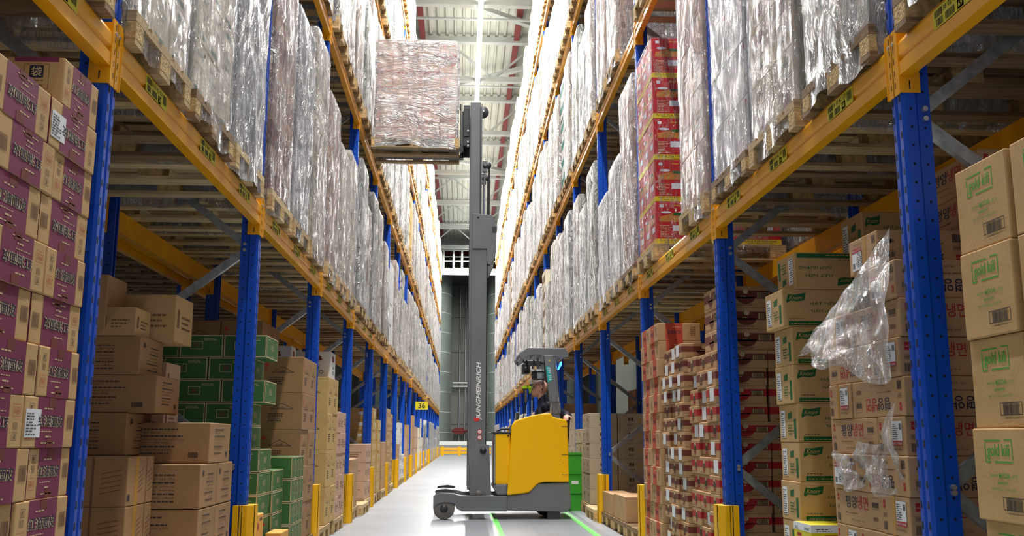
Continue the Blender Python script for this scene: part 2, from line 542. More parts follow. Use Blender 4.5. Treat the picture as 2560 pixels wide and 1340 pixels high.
# end of the hall
WY = 68.0
m = MB(); m.box(-9, 9, WY, WY + 0.3, 0, 12.0, 'wall_panel')
for z in (2.0, 4.5, 7.0, 9.5):
    m.box(-9, 9, WY - 0.03, WY, z, z + 0.05, 'wall_dark')
struct('wall_back', m)
m = MB(); m.box(-9.2, -9.0, -12, 70, 0, 15, 'wall_panel'); struct('wall_left', m)
m = MB(); m.box(9.0, 9.2, -12, 70, 0, 15, 'wall_panel'); struct('wall_right', m)
m = MB(); m.box(-9, 9, WY + 1.5, WY + 1.8, 12.0, 15.0, 'wall_dark')
m.box(-9, 9, WY + 1.4, WY + 1.5, 12.0, 12.9, 'wall_red'); m.box(-9, 9, WY + 1.4, WY + 1.5, 14.35, 14.6, 'wall_red')
struct('wall_upper', m)
def tank(cx, label):
    m = MB(); r = 3.1; h = 12.1; cy = 64.6
    m.lathe([(r, 0.5), (r, h)], (cx, cy, 0), 'tank_steel', n=96)
    m.lathe([(r + 0.02, 0), (r + 0.02, 0.5)], (cx, cy, 0), 'wall_dark', n=96)
    m.lathe([(r, h), (r * 0.5, h + 0.35), (0.02, h + 0.5)], (cx, cy, 0), 'tank_steel', n=96)
    t = tag(link('storage_tank', m.mesh('storage_tank')), label, 'tank', 'tall round tanks')
    m = MB()
    for z in [1.4 + 1.3 * i for i in range(8)]:
        m.lathe([(r, z), (r + 0.015, z + 0.015), (r, z + 0.03)], (cx, cy, 0), 'rail_white', n=96)
    m.lathe([(r, h - 0.04), (r + 0.09, h - 0.04), (r + 0.09, h + 0.06), (r, h + 0.06)], (cx, cy, 0), 'tank_steel', n=96)
    link('seam_ring', m.mesh('seam_ring'), t)
tank(-3.9, 'tall round grey green steel tank at the end of the left rack')
tank(4.75, 'tall round grey green steel tank behind the mast, right of the wall pipes')
m = MB()
for x in (-0.25, 0.15):
    m.tube((x, WY - 0.35, 0), (x, WY - 0.35, 11.5), 0.06, 'galvanised')
tag(link('vertical_pipe', m.mesh('vertical_pipe')), 'pair of grey vertical pipes on the back wall', 'pipe')
for k, (z, mm, lab) in enumerate(((4.85, 'rail_white', 'upper'), (4.6, 'rail_white', 'lower'))):
    m = MB(); m.tube((-0.72, WY - 0.6, z), (1.2, WY - 0.6, z), 0.06, mm)
    tag(link('cross_pipe', m.mesh('cross_pipe')), lab + ' of two white pipes crossing the back wall between the tanks', 'pipe', 'white cross pipes')
m = MB(); m.tube((-0.75, WY - 0.62, 1.55), (1.3, WY - 0.62, 1.55), 0.09, 'wall_red')
m.box(-0.6, 0.1, WY - 0.68, WY - 0.5, 1.35, 1.75, 'wall_red')
tag(link('fire_hose_line', m.mesh('fire_hose_line')), 'dark red fire pipe low on the back wall between the tanks', 'pipe')
m = MB(); m.box(-3.5, 3.5, 60.6, 60.7, 0.62, 0.86, 'rail_white'); m.box(-3.5, 3.5, 60.62, 60.68, 0, 0.62, 'galvanised')
struct('trim_2', m, 'white low kerb in front of the tanks')
# mezzanine edge with railing
m = MB(); m.box(-4, 4, 61.2, 61.4, 11.45, 11.85, 'rail_white'); m.box(-4, 4, 61.4, 68, 11.85, 11.95, 'wall_dark')
struct('trim_3', m, 'white edge beam of the raised platform')
m = MB()
for z in (12.35, 12.65): m.tube((-4, 61.3, z), (4, 61.3, z), 0.025, 'rail_white', n=8)
m.tube((-4, 61.3, 13.1), (4, 61.3, 13.1), 0.04, 'rail_white', n=8)
rail = tag(link('platform_railing', m.mesh('platform_railing')), 'white railing on the raised platform above the tanks', 'railing')
for x in (-3.2, -2.2, -1.35, -0.7, -0.15, 0.5, 1.3, 2.2, 3.2):
    m = MB(); m.box(x - 0.06, x + 0.06, 61.24, 61.36, 11.85, 13.12, 'rail_white'); link('railing_post', m.mesh('railing_post'), rail)
# yellow crash barrier across the end of the aisle
m = MB()
for z in (0.12, 0.32):
    m.prism([(58.9, z), (58.9, z + 0.15), (59.0, z + 0.16), (59.0, z - 0.01)], 'x', -1.35, 1.72, 'yellow_guard')
bar = tag(link('crash_barrier', m.mesh('crash_rail')), 'low yellow crash barrier of two rails across the aisle end', 'barrier')
for x in (-1.2, -0.18, 1.5):
    m = MB(); m.box(x - 0.09, x + 0.09, 58.84, 59.05, 0, 0.56, 'yellow_guard', 0.01); link('barrier_post', m.mesh('barrier_post'), bar)

# ------------------------------------------------------------------ pallet racking
def post_mesh(h, holes):
    """an omega-section upright, aisle face at x = 0 looking towards +x, body behind it"""
    m = MB()
    t = 0.1
    prof = [(0, 0.012), (-0.012, 0), (-0.055, 0), (-0.066, 0.012), (-0.118, 0.012), (-0.118, 0.03), (-0.1, 0.03), (-0.1, 0.02), (-0.06, 0.02), (-0.052, 0.01),
            (-0.052, t - 0.01), (-0.06, t - 0.02), (-0.1, t - 0.02), (-0.1, t - 0.03), (-0.118, t - 0.03), (-0.118, t - 0.012), (-0.066, t - 0.012), (-0.055, t), (-0.012, t), (0, t - 0.012),
            (0, 0.062), (-0.006, 0.056), (-0.006, 0.044), (0, 0.038)]
    m.prism(prof, 'z', 0.0, h, 'blue_steel')
    if holes:
        z = 0.6
        while z < min(h, 6.4):
            for y in (0.022, 0.078):                                   # slots in the aisle face
                m.face([(0.0007, y - 0.007, z), (0.0007, y + 0.007, z), (0.0007, y + 0.005, z + 0.028), (0.0007, y - 0.005, z + 0.028)], 'hole_dark')
            for xx, yy, s in ((-0.033, -0.0007, 1), (-0.092, 0.0113, 1)):        # round holes in the sides
                for q in (0, 1):
                    Y = yy if q == 0 else t - yy
                    m.face([(xx + 0.0055 * cos(a * pi / 4), Y, z + 0.04 + 0.0055 * sin(a * pi / 4)) for a in range(8)], 'hole_dark')
            z += 0.05 if z < 0 else 0.075
    return m.mesh('upright_post')
TOPZ = 10.75
POST_NEAR, POST_FAR = post_mesh(TOPZ, True), post_mesh(TOPZ, False)
m = MB(); m.box(-0.13, -0.001, 0.002, 0.098, 0, 0.006, 'blue_steel'); FOOT = m.mesh('base_plate')
def brace_mesh():
    m = MB()
    k = 0
    z = NODE_Z
    return m
def frame(side, i):
    fx = LX if side < 0 else RX
    y = (LY0 if side < 0 else RY0) + PITCHY * i
    rack = 'left' if side < 0 else 'right'
    near = y < 16
    sx = 1 if side < 0 else -1            # towards the aisle
    t = link('upright_frame', None, loc=(fx, y, 0))
    lab = 'blue rack upright frame with grey braces in the %s rack, %s from the camera' % (rack, ORD[i])
    tag(t, lab, 'rack upright', 'upright frames of the ' + rack + ' rack')
    for q in (0, 1):
        o = link('post', POST_NEAR if near else POST_FAR, t, loc=(0 if q == 0 else -sx * DEPTH, 0 if (sx > 0) == (q == 0) else 0.1, 0), rz=0 if (sx > 0) == (q == 0) else pi)
        b = link('base_plate', FOOT, t, loc=o.location, rz=o.rotation_euler.z)
    # zig-zag braces between the two posts
    zmax = 9.9 if near else 3.0
    z = NODE_Z
    fr, bk = -sx * 0.09, -sx * (DEPTH - 0.09)
    segs = [((fr, z), (bk, z - 0.72))]
    while z < zmax:
        segs += [((fr, z + 0.02), (bk, z + 0.73)), ((bk, z + 0.75), (fr, z + 1.44))]
        z += 1.46
    if y < 26:
        for a, b in segs:
            m = MB()
            p0, p1 = Vector((a[0], 0.05, a[1])), Vector((b[0], 0.05, b[1]))
            m.bar(p0, p1, 0.034, 0.05, 'galvanised', up=(0, 0, 1))
            if near:
                for p, dd in ((p0, 1), (p1, -1)):
                    m.tube((p.x + sx * 0.0, -0.006, p.z), (p.x, 0.106, p.z), 0.011, 'bolt_steel', n=8)
            link('brace', m.mesh('brace'), t)
    return t
NLAB = {}
for i in range(0, NL + 1): frame(-1, i)
for i in range(0, NR + 1): frame(1, i)

def guard_mesh(near):
    m = MB()
    def ring(z0, z1, pts, mm): m.prism(pts, 'z', z0, z1, mm)
    # wraps the aisle side of a post whose aisle face is x = 0 and whose width is y 0..0.1
    o = [(-0.07, -0.04), (0.02, -0.045), (0.045, -0.03), (0.058, -0.012), (0.052, 0.022), (0.062, 0.03), (0.062, 0.07), (0.052, 0.078), (0.058, 0.112), (0.045, 0.13), (0.02, 0.145), (-0.07, 0.14)]
    inn = [(-0.07, 0.103), (0.003, 0.103), (0.003, -0.003), (-0.07, -0.003)]
    m.prism(o + inn, 'z', 0.0, 0.58, 'yellow_guard')
    for x, y in ((0.0535, 0.025), (0.0535, 0.075)):
        m.box(x, x + 0.004, y - 0.003, y + 0.003, 0.0, 0.581, 'black_line')
    for y in (-0.0435, 0.1425):
        m.box(-0.0305, -0.0255, y - 0.002, y + 0.002, 0, 0.581, 'black_line')
        m.box(-0.013, -0.009, y - 0.0025, y + 0.0025, 0, 0.581, 'black_line')
    return m.mesh('post_protector')
GUARD = guard_mesh(True)
def guard(side, i):
    fx = LX if side < 0 else RX
    y = (LY0 if side < 0 else RY0) + PITCHY * i
    rack = 'left' if side < 0 else 'right'
    o = link('post_protector', GUARD, loc=(fx, y if side < 0 else y + 0.1, 0.0), rz=0 if side < 0 else pi)
    tag(o, 'yellow plastic post protector around the foot of the %s upright of the %s rack' % (ORD[i], rack), 'post protector', 'yellow protectors along the ' + rack + ' rack')
for i in range(1, NL + 1): guard(-1, i)
for i in range(1, NR + 1): guard(1, i)

L_IN = PITCHY - 0.1
def beam_mesh():
    m = MB()
    # section in x (towards the aisle) and z; length along y from 0.105 to 2.795
    sec = [(-0.048, 0), (0.006, 0), (0.006, 0.052), (-0.004, 0.062), (-0.004, 0.072), (0.006, 0.082), (0.006, 0.128), (-0.006, 0.15), (-0.048, 0.15)]
    m.prism(sec, 'y', 0.105, PITCHY - 0.005, 'orange_steel')
    return m.mesh('beam_profile')
def conn_mesh():
    m = MB()
    # L-shaped end plate at y = 0.1: one leg against the side of the post, one lapping its aisle face
    m.box(-0.075, 0.009, 0.1005, 0.106, -0.07, 0.18, 'orange_steel')
    m.box(0.001, 0.006, 0.056, 0.104, -0.07, 0.2, 'orange_steel')
    for z in (-0.04, 0.01, 0.06, 0.11, 0.16):
        m.box(0.0055, 0.0068, 0.064, 0.068, z, z + 0.024, 'hole_dark')
    m.box(-0.035, -0.03, 0.1055, 0.1068, -0.055, -0.02, 'hole_dark')
    m.tube((0.005, 0.068, 0.145), (0.012, 0.068, 0.145), 0.008, 'bolt_steel', n=8)
    return m.mesh('beam_connector')
def conn_mesh_far():
    m = MB()
    m.box(-0.075, 0.009, -0.006, -0.0005, -0.07, 0.18, 'orange_steel')
    m.box(0.001, 0.006, -0.004, 0.044, -0.07, 0.2, 'orange_steel')
    for z in (-0.04, 0.01, 0.06, 0.11, 0.16):
        m.box(0.0055, 0.0068, 0.03, 0.034, z, z + 0.024, 'hole_dark')
    m.box(-0.035, -0.03, -0.0068, -0.0055, -0.055, -0.02, 'hole_dark')
    m.tube((0.005, 0.032, 0.145), (0.012, 0.032, 0.145), 0.008, 'bolt_steel', n=8)
    return m.mesh('beam_connector')
BEAM, CONA, CONB = beam_mesh(), conn_mesh(), conn_mesh_far()
def label_mesh(code, num, flip):
    m = MB()
    W, H = 0.30, 0.075
    f = Face(m, (0.0066, 0, 0), (0, 1, 0), (0, 0, 1), W, H)
    if flip: f = Face(m, (0.0066, 0, 0), (0, 1, 0), (0, 0, 1), W, H)
    f.rect(0, 0, W, H, 'label_yellow')
    f.bars(0.012, 0.04, 0.055, 0.028, 'ink_dark', n=12, seed=1)
    f.bars(0.02, 0.006, 0.05, 0.028, 'ink_dark', n=10, seed=2)
    f.text(code, 0.075, 0.047, 0.15, 0.02, 'ink_dark', 0.01, fit=False)
    f.bars(0.088, 0.006, 0.065, 0.03, 'ink_dark', n=12, seed=3)
    f.rect(0.172, 0.004, 0.042, 0.034, 'black_line')
    f.text(num, 0.178, 0.01, 0.03, 0.022, 'label_yellow', 0.02, lift=3)
    f.bars(0.235, 0.02, 0.05, 0.045, 'ink_dark', n=10, seed=4)
    return m.mesh('location_label')
def beam(side, i, lev, back=False, z_off=0.0):
    """the beam of the bay that starts at upright i"""
    fx = LX if side < 0 else RX
    sx = 1 if side < 0 else -1
    y = (LY0 if side < 0 else RY0) + PITCHY * i
    rack = 'left' if side < 0 else 'right'
    z = LEVEL_UNDER[lev] + 0.075
    x = fx - (0 if not back else sx * DEPTH)
    face = sx if not back else -sx
    t = link('rack_beam', None, loc=(x, y, z))
    tag(t, 'orange %s beam of the %s rack, %s level, %s bay from the camera' % ('rear' if back else 'aisle', rack, ORD[lev], ORD[i + 1]), 'rack beam',
        'orange beams of the ' + rack + ' rack')
    flip = face < 0
    o = link('beam_profile', BEAM, t, loc=(0, PITCHY + 0.1 if flip else 0, 0), rz=pi if flip else 0)
    a = link('beam_connector', CONA, t, loc=(0, PITCHY + 0.1 if flip else 0, 0), rz=pi if flip else 0)
    b = link('beam_connector', CONB, t, loc=(0, 0.1 if flip else PITCHY, 0), rz=pi if flip else 0)
    if not back and lev == 0 and i < 4:
        for k, dy in enumerate((0.30, 1.18, 2.06)):
            code, num = (('36 04 4C 193', '91') if side > 0 and i == 0 and k == 0 else ('36 02 4C %d' % (171 + 7 * k + 3 * i), '69') if side > 0 and i == -1 else
                         ('36 0%d 4C %d' % (3 + i, 150 + 11 * k + 5 * i), '%d' % (24 + 12 * k + 7 * i)))
            dyy = dy + (0.1 if side < 0 else 0)
            lo = link('location_label', label_mesh(code, num, flip), t, loc=(0, (PITCHY - dyy) if flip else dyy, 0.055), rz=pi if flip else 0)
    return t
for side, n in ((-1, NL), (1, NR)):
    y00 = LY0 if side < 0 else RY0
    fx = LX if side < 0 else RX
    for i in range(-1, n):
        ya = y00 + PITCHY * i
        for lev in range(4):
            if in_view(fx - 0.05, fx + 0.05, ya, ya + PITCHY, LEVEL_UNDER[lev], LEVEL_UNDER[lev] + 0.25, 80 if ya < 12 else 20):
                beam(side, i, lev)
                if lev <= 1 and i < 7:
                    beam(side, i, lev, back=True)

# the rack that stands back to back with each one, seen through the bays at floor level
for side in (-1, 1):
    sx = 1 if side < 0 else -1
    fx = (LX if side < 0 else RX) - sx * (DEPTH + 0.16)
    y00 = LY0 if side < 0 else RY0
    rack = 'left' if side < 0 else 'right'
    for i in range(0, 5):
        o = link('upright_frame', None, loc=(fx, y00 + PITCHY * i, 0))
        tag(o, 'blue upright frame of the rack behind the %s rack, %s from the camera' % (rack, ORD[i]), 'rack upright', 'uprights behind the ' + rack + ' rack')
        for q in (0, 1):
            p = link('post', POST_FAR, o, loc=(-sx * DEPTH * q, 0 if (sx > 0) == (q == 0) else 0.1, 0), rz=0 if (sx > 0) == (q == 0) else pi)
    for i in range(-1, 5):
        o = link('rack_beam', None, loc=(fx, y00 + PITCHY * i, LEVEL_UNDER[0] + 0.075))
        tag(o, 'orange beam of the rack behind the %s rack, %s bay from the camera' % (rack, ORD[i + 1]), 'rack beam', 'beams behind the ' + rack + ' rack')
        f = sx < 0
        link('beam_profile', BEAM, o, loc=(0, PITCHY + 0.1 if f else 0, 0), rz=pi if f else 0)
        link('beam_connector', CONA, o, loc=(0, PITCHY + 0.1 if f else 0, 0), rz=pi if f else 0)
        link('beam_connector', CONB, o, loc=(0, 0.1 if f else PITCHY, 0), rz=pi if f else 0)

# ------------------------------------------------------------------ pallets (1.2 along X, 0.8 along Y, 0.144 high, origin at the centre of the base)
def pallet_parts(wood, seed):
    rnd = random.Random(seed)
    top = MB()
    for k, (yc, w) in enumerate(((-0.3275, 0.145), (-0.165, 0.1), (0, 0.145), (0.165, 0.1), (0.3275, 0.145))):
        top.box(-0.6, 0.6, yc - w / 2, yc + w / 2, 0.122, 0.144, wood)
    for xc in (-0.5275, 0, 0.5275):
        top.box(xc - 0.0725, xc + 0.0725, -0.4, 0.4, 0.100, 0.1215, wood)
    blk = MB(); blk.box(-0.0725, 0.0725, -0.05, 0.05, 0, 0.078, 'wood_block', 0.004)
    blk2 = MB(); blk2.box(-0.0725, 0.0725, -0.0725, 0.0725, 0, 0.078, 'wood_block', 0.004)
    bot = MB(); bot.box(-0.6, 0.6, -0.05, 0.05, 0, 0.0215, wood)
    bot2 = MB(); bot2.box(-0.6, 0.6, -0.0725, 0.0725, 0, 0.0215, wood)
    whole = MB()
    for src in (top,):
        whole.v += src.v; whole.f += src.f; whole.m += [whole.mi(src.mats[k]) for k in src.m]; whole.sm += src.sm
    for y, w in ((-0.35, 0.05), (0, 0.0725), (0.35, 0.05)):
        whole.box(-0.6, 0.6, y - w, y + w, 0, 0.0215, wood)
        for x in (-0.5275, 0, 0.5275):
            whole.box(x - 0.0725, x + 0.0725, y - w, y + w, 0.022, 0.0995, 'wood_block')
    return dict(top=top.mesh('deck_boards'), blk=blk.mesh('block'), blk2=blk2.mesh('block'), bot=bot.mesh('bottom_board'), bot2=bot2.mesh('bottom_board'), whole=whole.mesh('pallet'))
PAL = [pallet_parts('wood', 1), pallet_parts('wood_dark', 2), pallet_parts('wood_pale', 3)]
def make_pallet(k, parent=None, loc=(0, 0, 0), detail=True, name='wooden_pallet'):
    P = PAL[k]
    if not detail:
        return link(name, P['whole'], parent, loc)
    t = link(name, P['top'], parent, loc)
    for y in (-0.35, 0, 0.35):
        link('bottom_board', P['bot2'] if y == 0 else P['bot'], t, loc=(0, y, 0))
        for x in (-0.5275, 0, 0.5275):
            link('block', P['blk2'] if y == 0 else P['blk'], t, loc=(x, y, 0.0218))
    return t

# ------------------------------------------------------------------ cartons
def st_plain(F, w, d, h, b='kraft'):
    for f in F.values():
        pass
def seam(F, h, names=('yn', 'yp'), m='tape_clear', wd=0.05):
    for n in names:
        f = F[n]; f.rect(f.W / 2 - wd / 2, f.H * 0.72, wd, f.H * 0.28, m, 1); f.rect(f.W / 2 - wd / 2, 0, wd, f.H * 0.28, m, 1)

def st_purple(F, w, d, h):
    for n in ('xp', 'xn'):
        f = F[n]; W, H = f.W, f.H
        f.rect(W * .24, 0, W * .54, H, 'ink_purple')
        for dx, dy, mm, l in ((0, 0, 'ink_pale', 2), (0, 0, 'ink_navy', 3)):
            g = 0.09 if l == 2 else 0.03
            f.text('红油面皮', W * .26 - (g - .012) * .1, H * .42 - (.002 if l == 2 else 0), W * .50, H * .24, mm, g, lift=l, fit=False)
        f.lines(W * .36, H * .76, W * .3, H * .07, 1, 'ink_pale', 3)
        f.lines(W * .30, H * .31, W * .42, H * .05, 1, 'ink_pale', 4)
        f.lines(W * .42, H * .2, W * .18, H * .08, 1, 'ink_pale', 8)
        f.lines(W * .34, H * .08, W * .34, H * .06, 1, 'ink_pale', 5)
        f.lathe = None
        f.frame(W * .05, H * .18, W * .13, H * .24, 0.0012, 'ink_brick')
        f.text('四川', W * .07, H * .24, W * .09, H * .12, 'ink_brick', 0.02)
        for k in range(4): f.rect(W * (.09 + .02 * k), H * .52, 0.002, H * .14, 'ink_dark')
        f.frame(W * .09, H * .7, W * .08, H * .16, 0.0012, 'ink_dark'); f.text('辣', W * .1, H * .72, W * .06, H * .11, 'ink_dark', 0.03)
        f.bars(W * .84, H * .38, W * .12, H * .3, 'ink_brown', n=14)
        f.rect(W / 2 - .02, H * .8, .05, H * .2, 'ink_maroon', 2); f.rect(W / 2 - .02, 0, .05, H * .16, 'ink_maroon', 2)
    for n in ('yn', 'yp'):
        f = F[n]; W, H = f.W, f.H
        f.rect(0, 0, W * .32, H, 'ink_purple')
        f.rect(W * .5, H * .9, W * .44, H * .1, 'ink_purple')
        f.frame(W * .6, H * .3, W * .25, H * .55, 0.001, 'ink_dark')
        f.rect(W * .655, H * .55, W * .14, H * .27, 'ink_navy')
        f.text('袋', W * .665, H * .575, W * .12, H * .22, 'ink_pale', 0.03, lift=3)
        f.lines(W * .62, H * .33, W * .2, H * .2, 4, 'ink_brown', 6)
        f.bars(W * .63, H * .06, W * .2, H * .18, 'ink_brown', n=14)
        f.lines(W * .38, H * .2, W * .14, H * .5, 5, 'ink_brown', 9)

def st_textlines(F, w, d, h):
    for n in ('yn', 'yp', 'xp', 'xn'):
        f = F[n]; W, H = f.W, f.H
        if W > 0.3:
            rows = ['Origin: China', 'Importer: Asia Express Food', 'Content: 28 x 400g', 'Tel.: +31 10 4120000']
            k = 0.82
            rnd = random.Random(5)
            for j in range(8):
                y = H * (k - j * 0.085)
                if j in (1, 3, 4, 6) :
                    s = rows[(1, 3, 4, 6).index(j)]
                    ww = W * (0.018 * len(s))
                    f.text(s, W * .24, y, ww, H * .04, 'ink_dark', 0.0, fit=False)
                else:
                    f.lines(W * .24, y, W * rnd.uniform(.3, .55), H * .07, 1, 'ink_dark', j)
            f.bars(W * .78, H * .14, W * .1, H * .13, 'ink_dark')
        else:
            f.rect(W / 2 - .024, H * .68, .048, H * .32, 'tape_tan'); f.rect(W / 2 - .024, 0, .048, H * .3, 'tape_tan')
            f.lines(W * .08, H * .3, W * .3, H * .5, 7, 'ink_dark', 2)

def st_taped(F, w, d, h):
    for n in ('yn', 'yp', 'xp', 'xn'):
        f = F[n]; W, H = f.W, f.H
        f.rect(W * .28, 0, .05, H, 'tape_tan'); f.rect(W * .7, 0, .012, H, 'ink_brown')
        for a in (.42, .78):
            for q in range(5):
                f.poly([(W * a, H * (.25 + q * .1)), (W * (a + .17), H * (.33 + q * .1)), (W * (a + .17), H * (.35 + q * .1)), (W * a, H * (.27 + q * .1))], 'ink_brown')
        f.bars(W * .02, H * .1, W * .1, H * .14, 'ink_navy')

def st_green(F, w, d, h):
    for n in ('yn', 'yp', 'xp', 'xn'):
        f = F[n]; W, H = f.W, f.H
        f.frame(0.002, 0.002, W - .004, H - .004, 0.007, 'ink_pale', 1)
        if W > 0.3:
            f.text('株珍', W * .3, H * .36, W * .4, H * .3, 'ink_pale', 0.0)
            f.lines(W * .12, H * .82, W * .26, H * .08, 1, 'ink_pale', 3)
            f.lines(W * .35, H * .1, W * .45, H * .06, 1, 'ink_pale', 4)
        else:
            f.frame(W * .25, H * .35, W * .28, H * .36, .004, 'ink_pale')
            f.rect(W * .33, H * .45, W * .12, H * .16, 'ink_brown')
            f.lines(W * .55, H * .75, W * .35, H * .12, 2, 'ink_pale', 5)

def st_house(F, w, d, h):
    for n in ('yn', 'yp', 'xp', 'xn'):
        f = F[n]; W, H = f.W, f.H
        for a, b in (((.25, .56), (.5, .72)), ((.5, .72), (.78, .56)), ((.25, .56), (.78, .56))):
            x0, y0, x1, y1 = W * a[0], H * a[1], W * b[0], H * b[1]
            f.poly([(x0, y0), (x0, y0 + .004), (x1, y1 + .004), (x1, y1)], 'ink_dark')
        f.text('四川特产', W * .4, H * .575, W * .2, H * .05, 'ink_dark', 0.02)
        f.lines(W * .2, H * .24, W * .6, H * .24, 4, 'ink_dark', 8)
        f.lathe = None
        f.poly([(W * .13 + .018 * cos(t * pi / 5), H * .78 + .018 * sin(t * pi / 5)) for t in range(10)], 'ink_brick')
        f.text('老', W * .1, H * .6, W * .07, H * .07, 'ink_brick', .02)

def st_arrow(F, w, d, h):
    for n in ('yn', 'yp', 'xp', 'xn'):
        f = F[n]; W, H = f.W, f.H
        f.rect(W * .38, H * .5, W * .17, H * .22, 'ink_dark'); f.text('囍', W * .4, H * .52, W * .13, H * .18, 'kraft', .0, lift=3)
        f.lines(W * .36, H * .16, W * .22, H * .18, 3, 'ink_dark', 2)
        f.poly([(W * .78 + .03 * cos(t * pi / 6), H * .55 + .03 * sin(t * pi / 6)) for t in range(12)], 'kraft_yellow')

def st_coco(F, w, d, h):
    for n in ('yn', 'yp', 'xp', 'xn'):
        f = F[n]; W, H = f.W, f.H
        f.text('COCO', W * .2, H * .62, W * .45, H * .12, 'ink_deepgreen', .03)
        f.text('MILK', W * .3, H * .46, W * .35, H * .1, 'ink_deepgreen', .02)
        f.poly([(W * .5 + W * .22 * cos(t * pi / 6) * (1 + .2 * (t % 3)), H * .22 + H * .11 * sin(t * pi / 6)) for t in range(12)], 'ink_maroon')
        f.rect(0, H * .93, W, H * .02, 'ink_dark')

def st_orange(F, w, d, h):
    for n in ('yn', 'yp', 'xp', 'xn'):
        f = F[n]; W, H = f.W, f.H
        for k in range(3):
            f.rect(W * (.34 + .15 * k), H * .78, W * .11, H * .1, 'black_line')
        f.poly([(W * .1 + W * .12 * cos(t * pi / 5) * (1 + .3 * (t % 2)), H * .62 + H * .12 * sin(t * pi / 5)) for t in range(10)], 'ink_red')
        f.lines(W * .35, H * .25, W * .3, H * .08, 1, 'ink_dark', 7)
        f.rect(W * .8, H * .08, W * .14, H * .2, 'paper_white'); f.bars(W * .82, H * .1, W * .1, H * .1, 'ink_dark', 3, n=9)

def st_kili(F, w, d, h):
    for n in ('xp', 'xn', 'yp', 'yn'):
        f = F[n]; W, H = f.W, f.H
        if n in ('yn', 'yp'):
            f.rect(W * .1, H * .3, W * .14, H * .35, 'paper_white'); f.lines(W * .11, H * .32, W * .12, H * .3, 8, 'ink_dark', 3, 3)
            f.text('gold kili', W * .4, H * .62, W * .4, H * .18, 'ink_green', .03)
            continue
        f.text('gold kili', W * .27, H * .66, W * .42, H * .17, 'ink_green', .045, .1, fit=False)
        for a, b, c in ((.23, .86, .3), (.4, .63, .33)):
            f.rect(W * a, H * b, W * c, .0045, 'ink_green')
        f.rect(W * .225, H * .64, .0045, H * .2, 'ink_green'); f.rect(W * .725, H * .66, .0045, H * .22, 'ink_green')
        f.rect(W * .6, H * .87, W * .13, .0045, 'ink_green'); f.rect(W * .225, H * .63, W * .1, .0045, 'ink_green')
        f.text('INSTANT', W * .3, H * .475, W * .15, H * .028, 'ink_green')
        f.text('MATCHA', W * .46, H * .465, W * .2, H * .055, 'ink_green', .03)
        f.text('LATTE', W * .68, H * .475, W * .12, H * .028, 'ink_green')
        f.text('抹茶拿铁饮料', W * .38, H * .395, W * .28, H * .035, 'ink_green', .02)
        f.text('NETT WT. 250G X 24 BOX/CTN', W * .3, H * .33, W * .44, H * .028, 'ink_green', fit=False)
        f.frame(W * .5, H * .13, W * .4, H * .14, .0025, 'ink_dark'); f.bars(W * .56, H * .14, W * .28, H * .12, 'ink_dark', n=22, seed=5)
        f.text('1 88 88296 22110 9', W * .58, H * .09, W * .26, H * .02, 'ink_dark', fit=False)

def st_korea(F, w, d, h):
    for n in ('xp', 'xn', 'yp', 'yn'):
        f = F[n]; W, H = f.W, f.H
        f.rect(W * .06, H * .66, .02, H * .2, 'ink_red')
        f.text('WANG', W * .06 + .002, H * .73, .016, H * .04, 'ink_pale', 0, lift=3, fit=False)
        f.frame(W * .05, H * .42, .034, H * .12, .001, 'ink_dark'); f.text('00847', W * .05 + .003, H * .445, .028, H * .07, 'ink_dark', fit=False)
        f.bars(W * .05, H * .1, .034, H * .22, 'ink_dark', n=12)
        if W > .34:
            f.text('평양', W * .25, H * .5, W * .24, H * .34, 'ink_navy', .02, fit=False)
            f.text('냉면', W * .5, H * .5, W * .22, H * .36, 'ink_red', .015, fit=False)
            f.lines(W * .24, H * .34, W * .48, H * .07, 1, 'ink_brown', 1)
            f.text('CTN / 25 / 283 g · 10 oz', W * .34, H * .13, W * .3, H * .07, 'ink_dark', fit=False)
            f.frame(W * .8, H * .56, W * .13, H * .3, .001, 'ink_dark'); f.bars(W * .81, H * .6, W * .11, H * .14, 'ink_dark', n=10)
            f.path = None
            for q in range(3):
                f.poly([(W * (.83 + .03 * q) + .012 * cos(t * pi / 4), H * .3 + .01 * sin(t * pi / 4)) for t in range(8)], 'ink_brown')
        else:
            f.rect(W * .38, 0, .026, H, 'tape_tan')
            f.rect(W * .54, H * .26, W * .34, H * .62, 'paper_white', 3)
            f.rect(W * .54, H * .26, W * .34, H * .12, 'ink_red', 4)
            f.text('PRODUCT OF KOREA', W * .55, H * .285, W * .32, H * .06, 'paper_white', lift=5, fit=False)
            f.lines(W * .56, H * .42, W * .2, H * .42, 8, 'ink_dark', 3, 4)
            f.bars(W * .78, H * .66, W * .08, H * .16, 'ink_dark', 4, n=8)
            f.text('CTN / 25 / 283 g', W * .5, H * .12, W * .32, H * .07, 'ink_dark', fit=False)

